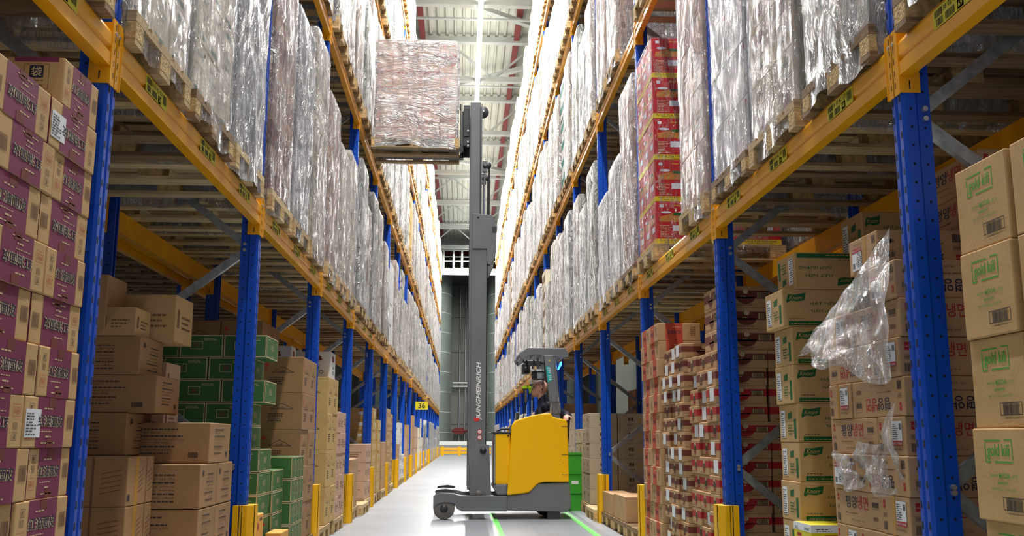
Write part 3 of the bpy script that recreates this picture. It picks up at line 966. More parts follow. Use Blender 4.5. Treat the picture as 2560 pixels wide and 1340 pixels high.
def st_stock(F, w, d, h):
    """seasoning cartons: green leaf logo, two lines of lettering, green foot band"""
    for n in ('yn', 'yp'):
        f = F[n]; W, H = f.W, f.H
        lx, ly, lw, lh = W * .06, H * .64, W * .3, H * .26
        f.poly([(lx, ly + lh * .2), (lx + lw * .1, ly + lh * .85), (lx + lw * .4, ly + lh * .8), (lx + lw, ly + lh * 1.02), (lx + lw * .92, ly + lh * .25), (lx + lw * .6, ly + lh * .12), (lx + lw * .25, ly + lh * .2), (lx + lw * .02, ly - lh * .05)], 'ink_deepgreen')
        f.text('Knorr', lx + lw * .14, ly + lh * .3, lw * .7, lh * .42, 'kraft', .02, .3, lift=3, fit=False)
        f.text('HẠT NÊM', W * .42, H * .56, W * .42, H * .12, 'ink_deepgreen', 0, fit=False)
        f.text('NẤM HƯƠNG', W * .44, H * .38, W * .5, H * .12, 'ink_deepgreen', 0, fit=False)
        f.rect(W * .08, H * .03, W * .88, H * .12, 'ink_deepgreen'); f.lines(W * .12, H * .065, W * .7, H * .05, 1, 'kraft', 4, 3)
        f.lines(W * .1, H * .2, W * .4, H * .04, 1, 'ink_dark', 4)
    for n in ('xp', 'xn'):
        f = F[n]; W, H = f.W, f.H
        f.rect(W * .1, H * .12, W * .24, H * .72, 'paper_white', 2); f.lines(W * .12, H * .14, W * .2, H * .66, 11, 'ink_dark', 6, 3)
        f.poly([(W * .5, H * .6), (W * .5, H * .76), (W * .72, H * .8), (W * .7, H * .62)], 'ink_deepgreen')
        f.lines(W * .48, H * .2, W * .4, H * .3, 4, 'ink_deepgreen', 8)
        f.rect(W * .8, H * .1, W * .12, H * .5, 'ink_deepgreen')

def st_band(F, w, d, h, ink='ink_red', lab=True):
    for n in ('yn', 'yp', 'xp', 'xn'):
        f = F[n]; W, H = f.W, f.H
        f.rect(0, H * .42, W, H * .38, ink)
        f.poly([(W * .5 + W * .17 * cos(t * pi / 8), H * .5 + H * .34 * sin(t * pi / 8)) for t in range(8, 17)], ink, 1)
        f.poly([(W * .5 + .02 * cos(t * pi / 6), H * .74 + .016 * sin(t * pi / 6)) for t in range(12)], 'ink_pale', 2)
        f.lines(W * .42, H * .5, W * .16, H * .1, 1, 'ink_pale', 4)
        if W > .3:
            f.rect(W * .7, H * .44, W * .24, H * .3, 'kraft', 2); f.frame(W * .7, H * .44, W * .24, H * .3, .003, 'ink_dark', 3); f.bars(W * .73, H * .47, W * .18, H * .24, 'ink_dark', 3, n=18)
        else:
            f.rect(W * .38, H * .3, W * .26, H * .4, 'kraft', 2); f.bars(W * .4, H * .33, W * .22, H * .32, 'ink_dark', 3, n=10)
        f.lines(W * .1, H * .1, W * .6, H * .1, 1, 'ink_brown', 6)
def st_band_red(F, w, d, h): st_band(F, w, d, h, 'ink_red')
def st_band_brown(F, w, d, h): st_band(F, w, d, h, 'ink_maroon')
def st_stripe(F, w, d, h):
    for n in ('yn', 'yp', 'xp', 'xn'):
        f = F[n]; W, H = f.W, f.H
        f.rect(W * .42, 0, W * .4, H, 'ink_brick')
        f.text('红油面皮', W * .46, H * .4, W * .32, H * .24, 'ink_navy', .02, fit=False)
        f.lines(W * .12, H * .2, W * .2, H * .55, 5, 'ink_brown', 3)
        f.lines(W * .46, H * .2, W * .3, H * .08, 1, 'ink_pale', 7)
def st_sardine(F, w, d, h):
    for n in ('yn', 'yp', 'xp', 'xn'):
        f = F[n]; W, H = f.W, f.H
        f.rect(0, H * .55, W, H * .45, 'paper_white'); f.lines(W * .08, H * .62, W * .3, H * .2, 2, 'ink_dark', 3)
        f.text('SARDINE', W * .6, H * .64, W * .32, H * .16, 'ink_dark', .02); f.rect(W * .2, H * .2, W * .25, H * .2, 'ink_red')
def st_rice(F, w, d, h):
    for n in ('yn', 'yp', 'xp', 'xn'):
        f = F[n]; W, H = f.W, f.H
        f.text('PRODUCT OF THAILAND', W * .2, H * .56, W * .6, H * .045, 'ink_teal', .01, fit=False)
        f.text('10 x 1 KG.', W * .32, H * .47, W * .34, H * .045, 'ink_teal', .01)
        f.text('SCENTED RICE', W * .26, H * .74, W * .48, H * .07, 'ink_teal', .03, fit=False)
        f.bars(W * .2, H * .08, W * .5, H * .1, 'ink_teal', n=20)
        f.poly([(W * .8 + .012 * cos(t * pi / 5), H * .86 + .008 * sin(t * pi / 5)) for t in range(10)], 'ink_dark')
def st_flour(F, w, d, h):
    for n in ('yn', 'yp', 'xp', 'xn'):
        f = F[n]; W, H = f.W, f.H
        f.text('VĨNH THUẬN', W * .4, H * .88, W * .45, H * .05, 'ink_yellow', .03, fit=False)
        f.rect(W * .1, H * .86, W * .09, H * .07, 'paper_white'); f.text('BỘT', W * .6, H * .76, W * .2, H * .05, 'ink_yellow', .04)
        f.poly([(W * .08, H * .52), (W * .9, H * .52), (W * .92, H * .7), (W * .5, H * .74), (W * .1, H * .64)], 'ink_orange')
        for q in range(5):
            f.poly([(W * (.1 + .15 * q), H * .52), (W * (.17 + .15 * q), H * .52), (W * (.3 + .13 * q), H * .66), (W * (.24 + .13 * q), H * .66)], 'tape_tan', 2)
        f.poly([(W * .55 + W * .15 * cos(t * pi / 4), H * .7 + H * .035 * sin(t * pi / 4)) for t in range(8)], 'ink_deepgreen', 3)
        f.poly([(W * .25 + W * .13 * cos(t * pi / 5), H * .74 + H * .03 * sin(t * pi / 5)) for t in range(10)], 'paper_white', 3)
        f.rect(0, 0, W, H * .12, 'ink_yellow'); f.text('FLOUR FOR PAN CAKE', W * .08, H * .065, W * .8, H * .035, 'ink_dark', .02, lift=3, fit=False)
        f.text('BỘT BÁNH XÈO', W * .2, H * .02, W * .6, H * .03, 'ink_dark', .02, lift=3, fit=False)
        f.rect(W * .4, H * .3, W * .4, H * .14, 'paper_white', 2); f.lines(W * .1, H * .16, W * .3, H * .3, 8, 'ink_pale', 5)
def st_twotone(F, w, d, h):
    for n in ('yn', 'yp', 'xp', 'xn'):
        f = F[n]; W, H = f.W, f.H
        f.rect(0, 0, W, H * .5, 'ink_maroon2'); f.rect(W * .6, H * .44, W * .2, H * .1, 'paper_white', 2)
        f.rect(W * .3, H * .8, W * .2, H * .08, 'ink_red'); f.bars(W * .3, H * .62, W * .2, H * .1, 'ink_dark')
def st_tase(F, w, d, h):
    for n in ('yn', 'yp', 'xp', 'xn'):
        f = F[n]; W, H = f.W, f.H
        f.rect(W * .34, H * .64, W * .3, H * .24, 'ink_purple'); f.text('とろろ', W * .38, H * .69, W * .22, H * .12, 'ink_pale', .02, lift=3)
        f.lines(W * .2, H * .42, W * .5, H * .1, 2, 'ink_dark', 3)
        f.frame(W * .16, H * .18, W * .12, H * .12, .002, 'ink_dark'); f.frame(W * .32, H * .16, W * .34, H * .14, .003, 'ink_dark'); f.bars(W * .34, H * .18, W * .3, H * .1, 'ink_dark', n=20)
def st_stripes_grey(F, w, d, h):
    for n in ('xp', 'xn', 'yn', 'yp'):
        f = F[n]; W, H = f.W, f.H
        k = 0
        while k < 9:
            f.rect(W * (.06 + .1 * k), H * .04, W * .035, H * .9, 'lilac_board'); k += 1
        f.rect(W * .86, H * .84, W * .08, H * .1, 'ink_red', 2)
def st_marks(F, w, d, h):
    for n in ('yn', 'yp', 'xp', 'xn'):
        f = F[n]; W, H = f.W, f.H
        f.rect(W * .1, H * .3, W * .12, H * .4, 'ink_brown'); f.lines(W * .35, H * .3, W * .5, H * .35, 3, 'ink_brown', 2)
def st_white_label(F, w, d, h):
    for n in ('yn', 'yp', 'xp', 'xn'):
        f = F[n]; W, H = f.W, f.H
        f.rect(W * .4, H * .4, W * .18, H * .26, 'paper_white'); f.rect(W / 2 - .025, H * .75, .05, H * .25, 'tape_tan')
def st_redfoot(F, w, d, h):
    for n in ('yn', 'yp', 'xp', 'xn'):
        f = F[n]; W, H = f.W, f.H
        f.rect(0, 0, W, H * .10, 'ink_brick2'); f.rect(W * .44, 0, .012, H, 'ink_pale', 2); f.rect(W * .1, H * .2, W * .24, H * .5, 'kraft_pink3')
        f.rect(0, H * .985, W, H * .015, 'ink_brown', 2)
def st_redprint(F, w, d, h):
    for n in ('yn', 'yp', 'xp', 'xn'):
        f = F[n]; W, H = f.W, f.H
        f.rect(W * .2, H * .3, W * .6, H * .34, 'ink_brick'); f.lines(W * .25, H * .4, W * .5, H * .14, 1, 'kraft_orange', 3)
mat('ink_brick2', (184, 84, 78), 0.65, 0, 0.05)
mat('ink_maroon2', (138, 84, 80), 0.6, 0, 0.05, 6)
mat('kraft_pink3', (206, 150, 134), 0.7, 0, 0.05, 6)

STYLE = {  # base board, print, plain-words description
    'purple': ('kraft', st_purple, 'kraft carton with a purple band'),
    'lines': ('kraft_brown', st_textlines, 'brown carton printed with lines of address text'),
    'taped': ('kraft_brown', st_taped, 'brown carton with wide tan tape and diagonal print'),
    'green': ('green_board', st_green, 'dark green carton with pale edge lines'),
    'house': ('kraft_brown', st_house, 'tall brown carton with a roof outline print'),
    'tan': ('kraft_yellow', st_house, 'tan carton with a roof outline print'),
    'arrow': ('kraft_grey', st_arrow, 'grey brown carton with a dark square mark'),
    'coco': ('white_board', st_coco, 'white carton with green print and a brown shape'),
    'orange': ('kraft_orange', st_orange, 'orange carton with a white barcode sticker'),
    'kili': ('kraft', st_kili, 'large tan carton with bright green lettering'),
    'korea': ('kraft_warm', st_korea, 'tan noodle carton with navy and red lettering'),
    'stock': ('kraft', st_stock, 'tan seasoning carton with a green leaf logo'),
    'band_red': ('kraft_warm', st_band_red, 'flat kraft carton with a red band'),
    'band_brown': ('kraft_warm', st_band_brown, 'flat kraft carton with a dark brown band'),
    'stripe': ('kraft_warm', st_stripe, 'kraft carton with a brick red stripe'),
    'sardine': ('label_yellow', st_sardine, 'yellow and white carton'),
    'rice': ('cream_board', st_rice, 'cream rice carton with teal print'),
    'flour': ('red_board', st_flour, 'red flour carton with yellow band'),
    'twotone': ('kraft_pink', st_twotone, 'two-tone brown carton'),
    'tase': ('kraft_grey', st_tase, 'grey brown carton with a dark logo'),
    'grey': ('white_board', st_stripes_grey, 'pale grey striped carton'),
    'pinkish': ('kraft_pink', st_marks, 'pinkish brown carton'),
    'marks': ('kraft', st_marks, 'kraft carton with brown marks'),
    'wlabel': ('kraft_yellow', st_white_label, 'tan carton with a white label'),
    'redfoot': ('kraft_pink', st_redfoot, 'pinkish carton with a red foot band'),
    'redprint': ('kraft_orange', st_redprint, 'orange brown carton with red print'),
    'plain': ('kraft_warm', st_plain, 'plain kraft carton'),
    'blue': ('white_board', st_marks, 'white carton'),
}
SHORT = {'purple': 'purple-banded carton', 'lines': 'brown carton', 'green': 'dark green carton', 'house': 'tall brown carton', 'tan': 'tan carton', 'arrow': 'grey brown carton', 'coco': 'white carton',
         'band_red': 'red-banded carton', 'band_brown': 'brown-banded carton', 'stripe': 'red-striped carton', 'twotone': 'two-tone carton', 'pinkish': 'pinkish carton', 'marks': 'marked kraft carton',
         'wlabel': 'white-labelled tan carton', 'redprint': 'orange-brown carton', 'plain': 'plain kraft carton', 'blue': 'white carton', 'cgreen': 'white green-marked carton', 'grey': 'pale grey carton'}
_C = {}
def carton_mesh(style, w, d, h, flip=False, fancy=True):
    k = (style, round(w, 3), round(d, 3), round(h, 3), flip, fancy)
    if k not in _C:
        base, fn, _ = STYLE[style]
        m = MB()
        m.box(-w / 2, w / 2, -d / 2, d / 2, 0, h, base, 0.005 if fancy else 0)
        if fancy or fn in (st_flour,):
            F = faces_of(m, w, d, h, flip)
            fn(F, w, d, h)
            m.box(-w / 2 + .004, w / 2 - .004, -.0012, .0012, h - .0002, h + .0005, 'ink_brown')      # the closing slit of the top flaps
        _C[k] = m.mesh('carton')
    return _C[k]
N_CARTON = 0
def carton(style, w, d, h, x, y, z, label, group, flip=False, rz=0.0, name=None, fancy=True):
    o = link(name or 'cardboard_carton', carton_mesh(style, w, d, h, flip, fancy), None, (x, y, z), rz)
    return tag(o, label, 'carton', group)
m = MB()
f = Face(m, (0, 0, 0), (1, 0, 0), (0, 0, 1), .07, .09)
m.box(0, .07, -.001, 0, 0, .09, 'paper_white'); f.o.y = -.001; f.lines(.005, .008, .06, .075, 9, 'ink_dark', 4, 1)
LABEL_Y = m.mesh('shipping_label')
m = MB()
m.box(0, .001, 0, .11, 0, .09, 'paper_white'); f = Face(m, (.001, 0, 0), (0, 1, 0), (0, 0, 1), .11, .09); f.lines(.006, .008, .09, .075, 8, 'ink_dark', 4, 1)
LABEL_X = m.mesh('shipping_label')

def stack(side, style, w, d, h, y0, ny, nx, layers, z0, where, group, inset=0.0, jit=0.006, seed=0, flips=True, alt=None, skip=None, top=None, labels=0.0, name=None, xoff=None, style_fn=None, fancy=True, only_outer=True):
    """a block of cartons whose aisle face follows the rack. w along X, d along Y. skip(i, j, k) leaves a carton out."""
    rnd = random.Random(seed)
    sx = 1 if side < 0 else -1
    fx = (LX if side < 0 else RX) + sx * (0.015 - inset)
    for k in range(layers):
        for i in range(nx):
            for j in range(ny):
                if skip and skip(i, j, k): continue
                if only_outer and i > 0 and j > 0 and z0 + layers * h > 1.2: continue
                jj = rnd.uniform(-jit, jit)
                xo = xoff(k) if xoff else 0
                x = fx - sx * (w / 2 + i * (w + .004)) + sx * (jj if i == 0 else 0) + sx * xo
                y = y0 + d / 2 + j * (d + .004) 
                if alt and k % 2: y += alt
                st = style_fn(i, j, k) if style_fn else style
                desc = STYLE[st][2]
                lab = '%s, %s, %s layer' % (SHORT.get(st, st), where, ORD[min(k, 22)])
                if ny > 1 and nx > 1:
                    lab += ', %s row %s deep' % (ORD[j], ORD[i])
                elif ny > 1: lab += ', %s row' % ORD[j]
                elif nx > 1: lab += ', %s deep' % ORD[i]
                o = carton(st, w - .002, d - .002, h, x, y, z0 + k * h, lab, group, flip=flips and rnd.random() < .45, name=name, fancy=fancy, rz=rnd.uniform(-.006, .006) if jit > 0.004 else 0)
                if rnd.random() < labels and i == 0:
                    lo = link('shipping_label', LABEL_X, o, loc=(sx * w / 2 + (0 if sx > 0 else -.001), rnd.uniform(-d / 2 + .02, d / 2 - .13), h * .15))
    return z0 + layers * h

def floor_pallet(side, y, k, label, inset=0.0):
    sx = 1 if side < 0 else -1
    fx = (LX if side < 0 else RX) + sx * (0.03 - inset)
    o = make_pallet(k, None, (fx - sx * 0.6, y, 0), detail=y < 20)
    return tag(o, label, 'pallet', 'wooden pallets on the floor')

# ------------------------------------------------------------------ stretch film
def film_mesh(w, d, h, seed, nper=120, nz=60, amp=0.018, mname='film', low=-0.135, tails=True, twist=0.6):
    """a film sleeve round a block w (X) by d (Y) by h standing on z = 0, reaching down over the pallet"""
    rnd = random.Random(seed)
    off = Vector((rnd.uniform(0, 90), rnd.uniform(0, 90), rnd.uniform(0, 90)))
    verts, faces = [], []
    rc = 0.02
    a, b = w / 2 + .006, d / 2 + .006
    per = []
    P = 2 * (w + d)
    for i in range(nper):
        t = i / nper * P
        if t < d: p, n = (a, -b + 2 * b * t / d), (1, 0)
        elif t < d + w: p, n = (a - 2 * a * (t - d) / w, b), (0, 1)
        elif t < 2 * d + w: p, n = (-a, b - 2 * b * (t - d - w) / d), (-1, 0)
        else: p, n = (-a + 2 * a * (t - 2 * d - w) / w, -b), (0, -1)
        per.append((p, n, t))
    for j in range(nz + 1):
        fz = j / nz
        for (p, n, t) in per:
            q = Vector((p[0], p[1], 0))
            lowz = low + 0.09 * noise.noise(Vector((p[0] * 3, p[1] * 3, 4)) + off)
            z = lowz + (h + .004 - lowz) * fz
            # folds: long, steep, pulled tight at the corners
            s = Vector((p[0] * 5.5 + z * twist, p[1] * 5.5 - z * twist * .7, z * 1.4)) + off
            dsp = amp * (0.8 * noise.noise(s) + 0.55 * noise.noise(s * 2.3) + 0.3 * noise.noise(s * 5.1)) + amp * .75
            edge = min(abs(abs(p[0]) - a), abs(abs(p[1]) - b)) if False else 1
            corner = min(1.0, (min(a - abs(p[0]) if n[0] == 0 else b - abs(p[1]), .12)) / .12)
            dsp = dsp * (0.25 + .75 * corner)
            if fz > .985: dsp *= .3
            q.x += n[0] * dsp; q.y += n[1] * dsp
            if corner <= 0.001:
                q.x -= .004 * (1 if p[0] > 0 else -1); q.y -= .004 * (1 if p[1] > 0 else -1)
            verts.append((q.x, q.y, z))
    for j in range(nz):
        for i in range(nper):
            i2 = (i + 1) % nper
            faces.append((j * nper + i, j * nper + i2, (j + 1) * nper + i2, (j + 1) * nper + i))
    m = MB()
    m.raw(verts, faces, mname, smooth=True)
    m.raw(verts[nz * nper:], [tuple(range(nper))], mname)
    me = m.mesh('stretch_film')
    return me

_BLOCK = {}
def block_mesh(style, h, seed):
    """far loads: the cartons of one pallet as one block"""
    k = (style, round(h, 2), seed)
    if k not in _BLOCK:
        rnd = random.Random(seed)
        base, fn, _ = STYLE[style]
        ch = rnd.choice((.2, .24, .3, .36))
        n = max(2, round(h / ch)); ch = h / n
        ncol = rnd.choice((2, 2, 3))
        m = MB()
        for q in range(n):
            for c in range(ncol):
                dy = .76 / ncol
                y = -.38 + dy * c
                j = rnd.uniform(-.008, .008)
                m.box(-.57 + j, .57 + j, y + .003, y + dy - .003, q * ch + .002, (q + 1) * ch - .002, base)
                if style in BAND:
                    for xx, sg in ((.571 + j, 1), (-.571 + j, -1)):
                        m.face([(xx, y + .01, q * ch + ch * .3), (xx, y + dy - .01, q * ch + ch * .3), (xx, y + dy - .01, q * ch + ch * .7), (xx, y + .01, q * ch + ch * .7)], BAND[style])
        _BLOCK[k] = m.mesh('carton_block')
    return _BLOCK[k]
BAND = {'green': 'ink_pale', 'flour': 'ink_yellow', 'band_red': 'ink_red', 'stripe': 'ink_brick', 'coco': 'ink_deepgreen', 'twotone': 'ink_maroon2', 'rice': 'ink_teal', 'blue': 'ink_teal', 'cgreen': 'ink_deepgreen', 'cream': 'ink_brown'}
STYLE['cgreen'] = ('cream_board', st_marks, 'white carton with green stripe')
STYLE['cream'] = ('cream_board', st_marks, 'cream carton')
_FILM = {}
def film_far(h, seed):
    k = (round(h, 2), seed)
    if k not in _FILM:
        _FILM[k] = film_mesh(1.15, .79, h, seed, 72, 34, amp=.024, mname='film_far', low=-.06)
    return _FILM[k]

WRAP_GROUP = {-1: 'wrapped pallets in the left rack', 1: 'wrapped pallets in the right rack'}
def wrapped(side, yc, z, bay, lev, pos, style, h, dims=None, film='film', near=True, pal=0, seed=0, label=None, dx=0.0, amp=.02, lab=None, bare=0.0):
    """a stretch-wrapped pallet load: pallet, cartons, film. dims = carton (w, d, h)"""
    sx = 1 if side < 0 else -1
    fx = LX if side < 0 else RX
    xc = fx - sx * (.6 - .045) + sx * dx
    rack = 'left' if side < 0 else 'right'
    t = link('wrapped_pallet', None, None, (xc, yc, z))
    if lab is None:
        bare_load = not near and seed % 9 == 0
        where = ['floor', 'first beam level', 'second beam level', 'third beam level', 'fourth beam level'][lev + 1]
        pw = ['first', 'middle', 'last'][pos]
        lab = ('unwrapped' if bare_load else 'film-wrapped') + ' pallet of %ss, %s rack, %s bay, %s, %s of three' % (STYLE[style][2].split(' with ')[0], rack, ORD[bay + 1], where.replace(' beam', ''), pw)
    tag(t, lab, 'wrapped pallet', WRAP_GROUP[side] if side in WRAP_GROUP else None)
    if near:
        make_pallet(pal, t, (0, 0, 0), True, 'pallet')
        w, d, ch = dims
        nx, ny, nz = max(1, int(1.16 / w)), max(1, int(.8 / d + .05)), max(1, int(round(h / ch)))
        rnd = random.Random(seed)
        W, D = nx * w, ny * d
        for k in range(nz):
            for i in range(nx):
                for j in range(ny):
                    if 0 < i < nx - 1 and 0 < j < ny - 1: continue
                    if (sx > 0 and i == 0 or sx < 0 and i == nx - 1) and nx > 2 and j not in (0,): continue
                    c = link('carton', carton_mesh(style, w - .004, d - .004, ch - .002, rnd.random() < .2 and style != 'flour'), t,
                             (-W / 2 + w * (i + .5) + rnd.uniform(-.003, .003), -D / 2 + d * (j + .5), .144 + k * ch))
        hh = nz * ch
        if film:
            fm = film_mesh(W, D, hh, seed + 11, 150, 80, amp=amp, mname=film, twist=random.Random(seed).choice((.5, -.6, 1.0, -1.1)))
            link('stretch_film', fm, t, (0, 0, .144))
    else:
        make_pallet(pal, t, (0, 0, 0), False, 'pallet')
        link('carton_block', block_mesh(style, h, seed % 3), t, (0, 0, .145))
        if seed % 9 or label: link('stretch_film', film_far(h, seed % 4), t, (0, 0, .144))
    return t
# ------------------------------------------------------------------ wrapped pallets on the beam levels
NEAR = {  # (side, bay, level) -> three loads from the camera outwards: style, height, dims, film, y offset, pallet
    (-1, 0, 0): [('rice', 1.5, (.38, .26, .30), 'film_clear', 3.73, 0), ('rice', 1.8, (.38, .26, .30), 'film_clear', 4.62, 1), ('blue', 1.9, (.38, .39, .31), 'film_milky', 5.49, 2)],
    (-1, 1, 0): [('twotone', 2.05, (.38, .26, .34), 'film', 6.56, 2), ('blue', 1.8, (.38, .39, .3), 'film_milky', 7.44, 0), ('cream', 2.0, (.29, .26, .2), 'film', 8.33, 0)],
    (-1, 2, 0): [('pinkish', 1.75, (.38, .26, .22), 'film', 9.33, 2), ('cream', 1.6, (.38, .39, .25), 'film', 10.22, 0), ('cgreen', 1.7, (.38, .39, .28), 'film', 11.1, 0)],
    (-1, -1, 0): [None, None, ('rice', 1.6, (.38, .26, .30), 'film_clear', 2.70, 1)],
    (1, -1, 0): [None, None, ('grey', 1.5, (.38, .39, .3), 'film_clear', 2.66, 1)],
    (1, 0, 0): [('stock', 1.5, (.38, .26, .30), 'film_milky2', 3.69, 1), ('tase', 1.8, (.38, .39, .34), 'film_clear', 4.60, 0), ('grey', 1.9, (.38, .39, .36), 'film_clear', 5.46, 1)],
    (1, 1, 0): [('pinkish', 2.1, (.38, .39, .42), 'film_clear', 6.46, 0), None, ('flour', 1.95, (.38, .26, .39), 'film_thin', 8.28, 0)],
    (1, 2, 0): [('redfoot', 2.0, (.38, .26, .25), 'film', 9.28, 1), ('blue', 1.4, (.38, .26, .28), 'film', 10.15, 0), ('grey', 1.2, (.38, .39, .3), 'film_milky', 11.03, 2)],
    (-1, 1, 1): [None, None, ('blue', 1.5, (.38, .39, .3), 'film_milky', 8.3, 0)],
    (1, 2, 1): [None, ('pinkish', 1.6, (.38, .26, .2), 'film', 10.1, 0), ('pinkish', 1.4, (.38, .26, .16), 'film', 11.0, 0)],
}
film_mat('film_milky2', (0.93, 0.95, 0.97), 0.32, 0.74, rough=.13, white=.5)
FAR_STYLES = ['cream', 'blue', 'pinkish', 'cream', 'plain', 'cgreen', 'twotone', 'grey', 'blue', 'cream', 'redfoot', 'tan', 'coco', 'blue', 'marks', 'stripe', 'green']
rnd = random.Random(42)
far_specs = []
n_wrapped = 0
for side, n in ((-1, NL), (1, NR)):
    y00 = LY0 if side < 0 else RY0
    fx = LX if side < 0 else RX
    for bay in range(-1, n):
        for lev in range(4):
            zt = BEAM_TOP[lev]
            for pos in range(3):
                style = rnd.choice(FAR_STYLES); hh = rnd.choice((1.35, 1.55, 1.75, 1.9, 2.0, 1.9)); pal = rnd.choice((0, 0, 1, 2)); sd = rnd.randrange(1000)
                skip = rnd.random() < 0.05
                if lev == 3: hh = rnd.choice((.9, 1.2, 1.35, 1.55, 1.75)) if side > 0 else rnd.choice((1.2, 1.35, 1.55, 1.9))
                spec = NEAR.get((side, bay, lev))
                if spec:
                    s = spec[pos]
                    if not s: continue
                    y = s[4] + .4
                    if not in_view(fx - side * .05, fx + side * 1.2, s[4], s[4] + .8, zt, zt + s[1], 30): continue
                    wrapped(side, y, zt, bay, lev, pos, s[0], s[1], s[2], s[3], True, s[5], seed=bay * 31 + pos * 7 + lev + 50, amp=.03 if 'milky' in s[3] else .024)
                    continue
                y = y00 + .1 + PITCHY * bay + .48 + pos * .88
                if skip: continue
                if bay < 3 and not in_view(fx, fx + side * 1.2, y - .4, y + .4, zt, zt + hh, 10): continue
                if bay <= 13:
                    wrapped(side, y, zt, bay, lev, pos, style, hh, near=False, pal=pal, seed=sd, dx=rnd.uniform(-.02, .03))
                    n_wrapped += 1
                else:
                    far_specs.append((side, y, zt, style, hh, pal, sd))
# the far end of both racks: pallet loads too many and too small to tell apart
bm = bmesh.new()
far_mb = MB()
def add_obj_mesh(mb, me, M):
    base = len(mb.v)
    mb.v += [tuple(M @ v.co) for v in me.vertices]
    idx = [mb.mi(x.name) for x in me.materials]
    for p in me.polygons:
        mb.f.append(tuple(base + i for i in p.vertices)); mb.m.append(idx[p.material_index]); mb.sm.append(p.use_smooth)
_lowfilm = {}
for side, y, zt, style, hh, pal, sd in far_specs:
    fx = LX if side < 0 else RX
    x = fx + side * .555
    M = Matrix.Translation((x, y, zt))
    add_obj_mesh(far_mb, PAL[pal]['whole'], M)
    M = Matrix.Translation((x, y, zt + .145))
    add_obj_mesh(far_mb, block_mesh(style, hh, sd % 3), M)
    if (hh, sd % 2) not in _lowfilm:
        _lowfilm[(hh, sd % 2)] = film_mesh(1.15, .79, hh, sd % 2 + 77, 36, 14, amp=.03, mname='film_far', low=-.05)
    add_obj_mesh(far_mb, _lowfilm[(hh, sd % 2)], M)
o = link('wrapped_pallet_row', far_mb.mesh('wrapped_pallet_row'))
tag(o, 'distant film-wrapped pallet loads at the far end of both racks', 'wrapped pallets', None, 'stuff')

# label stuck on the grey brown load of the right rack
m = MB(); m.box(0, .15, -.0015, 0, 0, .11, 'paper_white')
f = Face(m, (0, -.0016, 0), (1, 0, 0), (0, 0, 1), .15, .11); f.text('T-ASE', .035, .07, .08, .026, 'ink_dark', .02); f.lines(.012, .01, .12, .045, 3, 'ink_dark', 5)
TASE = m.mesh('address_label')
for o in list(COL.objects):
    if o.get('category') == 'wrapped pallet' and 'dark logo' not in o['label'] and abs(o.location.x - (RX + .555)) < .1 and abs(o.location.y - 5.0) < .05 and o.location.z < 3:
        link('address_label', TASE, o, (-.49, -.3985, .144 + .42))

# ------------------------------------------------------------------ floor level, left rack
SIDE = -1
# purple-banded cartons in the bay beside the camera
PW, PD, PH = .30, .40, .165
where = 'stack before the first left upright'
for q, y in enumerate((1.95, 2.95)):
    floor_pallet(-1, y + .2, q, 'wooden pallet under the purple-banded cartons, %s' % ('camera end' if q == 0 else 'upright end'))
for k in range(13):
    z = .146 + (k - 0) * PH
    off = (.0, .06, .02, -.05, .03, -.02)[k % 6]
    # k = 12 is the top layer: one crosswise carton only, set in from the nearer one's corner
    cols = []
    if k == 12: cols = [(3.19, .31, 'c')]
    else:
        end = 3.515
        y = end
        dd = (.33, .40)[k % 2]
        while y > 2.2:
            cols.append((y - dd, dd, 'c')); y -= dd + .004
            dd = .40
    for ci, (ya, dd, c) in enumerate(cols):
        for i in range(2 if ci < 2 else 1):
            w = .34
            x = -1.372 - w / 2 - i * (w + .004)
            rr = random.Random(k * 17 + ci * 5 + i)
            inset = rr.uniform(0, .012) if i == 0 else 0
            if ci == 0 and k == 11: pass
            o = carton('purple', w - .002, dd - .002, PH - .001, x - inset, ya + dd / 2, z,
                       'purple-banded carton, %s layer up, %s from the first left upright, %s' % (ORD[k], ORD[ci], 'aisle side' if i == 0 else 'inner side'),
                       'purple-banded cartons', flip=(rr.random() < .5) if k < 12 else False, name='purple_banded_carton')
            if (k, ci, i) in ((11, 0, 0), (5, 0, 0)):
                lo = link('shipping_label', LABEL_X, o, loc=(w / 2 - .0005, -dd / 2 + .012, PH * .2))
carton('purple', .338, .398, PH - .001, -1.372 - .17, 2.86, .146 + 12 * PH - PH, 'spare', 'x') if False else None

# brown cartons in the first full bay
floor_pallet(-1, 4.2, 1, 'dark wooden pallet under the brown cartons nearest the first left upright')
floor_pallet(-1, 5.05, 0, 'wooden pallet in the middle of the first left bay')
floor_pallet(-1, 5.95, 0, 'wooden pallet below the brown cartons beside the second left upright')
def brown(style, w, d, h, xr, y, z, lab, flip=False, name='brown_carton'):
    """xr = X of the side facing the aisle, y = Y of the face towards the camera"""
    return carton(style, w, d, h, xr - w / 2, y + d / 2, z, lab, 'brown cartons in the first left bay', flip, name=name)
H = .23
brown('taped', .58, .40, .238, -1.64, 4.9, .672, 'brown taped carton with a small white sticker, on the low pile beside the first upright')
brown('taped', .58, .40, .238, -1.64, 4.9, .432, 'brown carton with diagonal print, second from the top of the low pile')
brown('taped', .58, .40, .284, -1.64, 4.9, .146, 'brown carton at the foot of the low pile beside the first upright')
brown('taped', .50, .60, .30, -1.72, 4.1, .146, 'brown carton standing on the dark pallet at its aisle edge')
for k, (z, st, fl, nm) in enumerate(((.146, 'lines', False, 'bottom'), (.386, 'lines', False, 'third'), (.626, 'lines', True, 'second'))):
    hh = .236
    brown(st, .56, .365, hh, -1.42, 5.40, z, 'brown carton with address print, %s of the aisle-side column' % nm, fl)
    brown(st, .40, .365, hh, -1.42, 5.77, z, 'brown carton with sideways print, %s row behind the aisle-side column' % nm, fl)
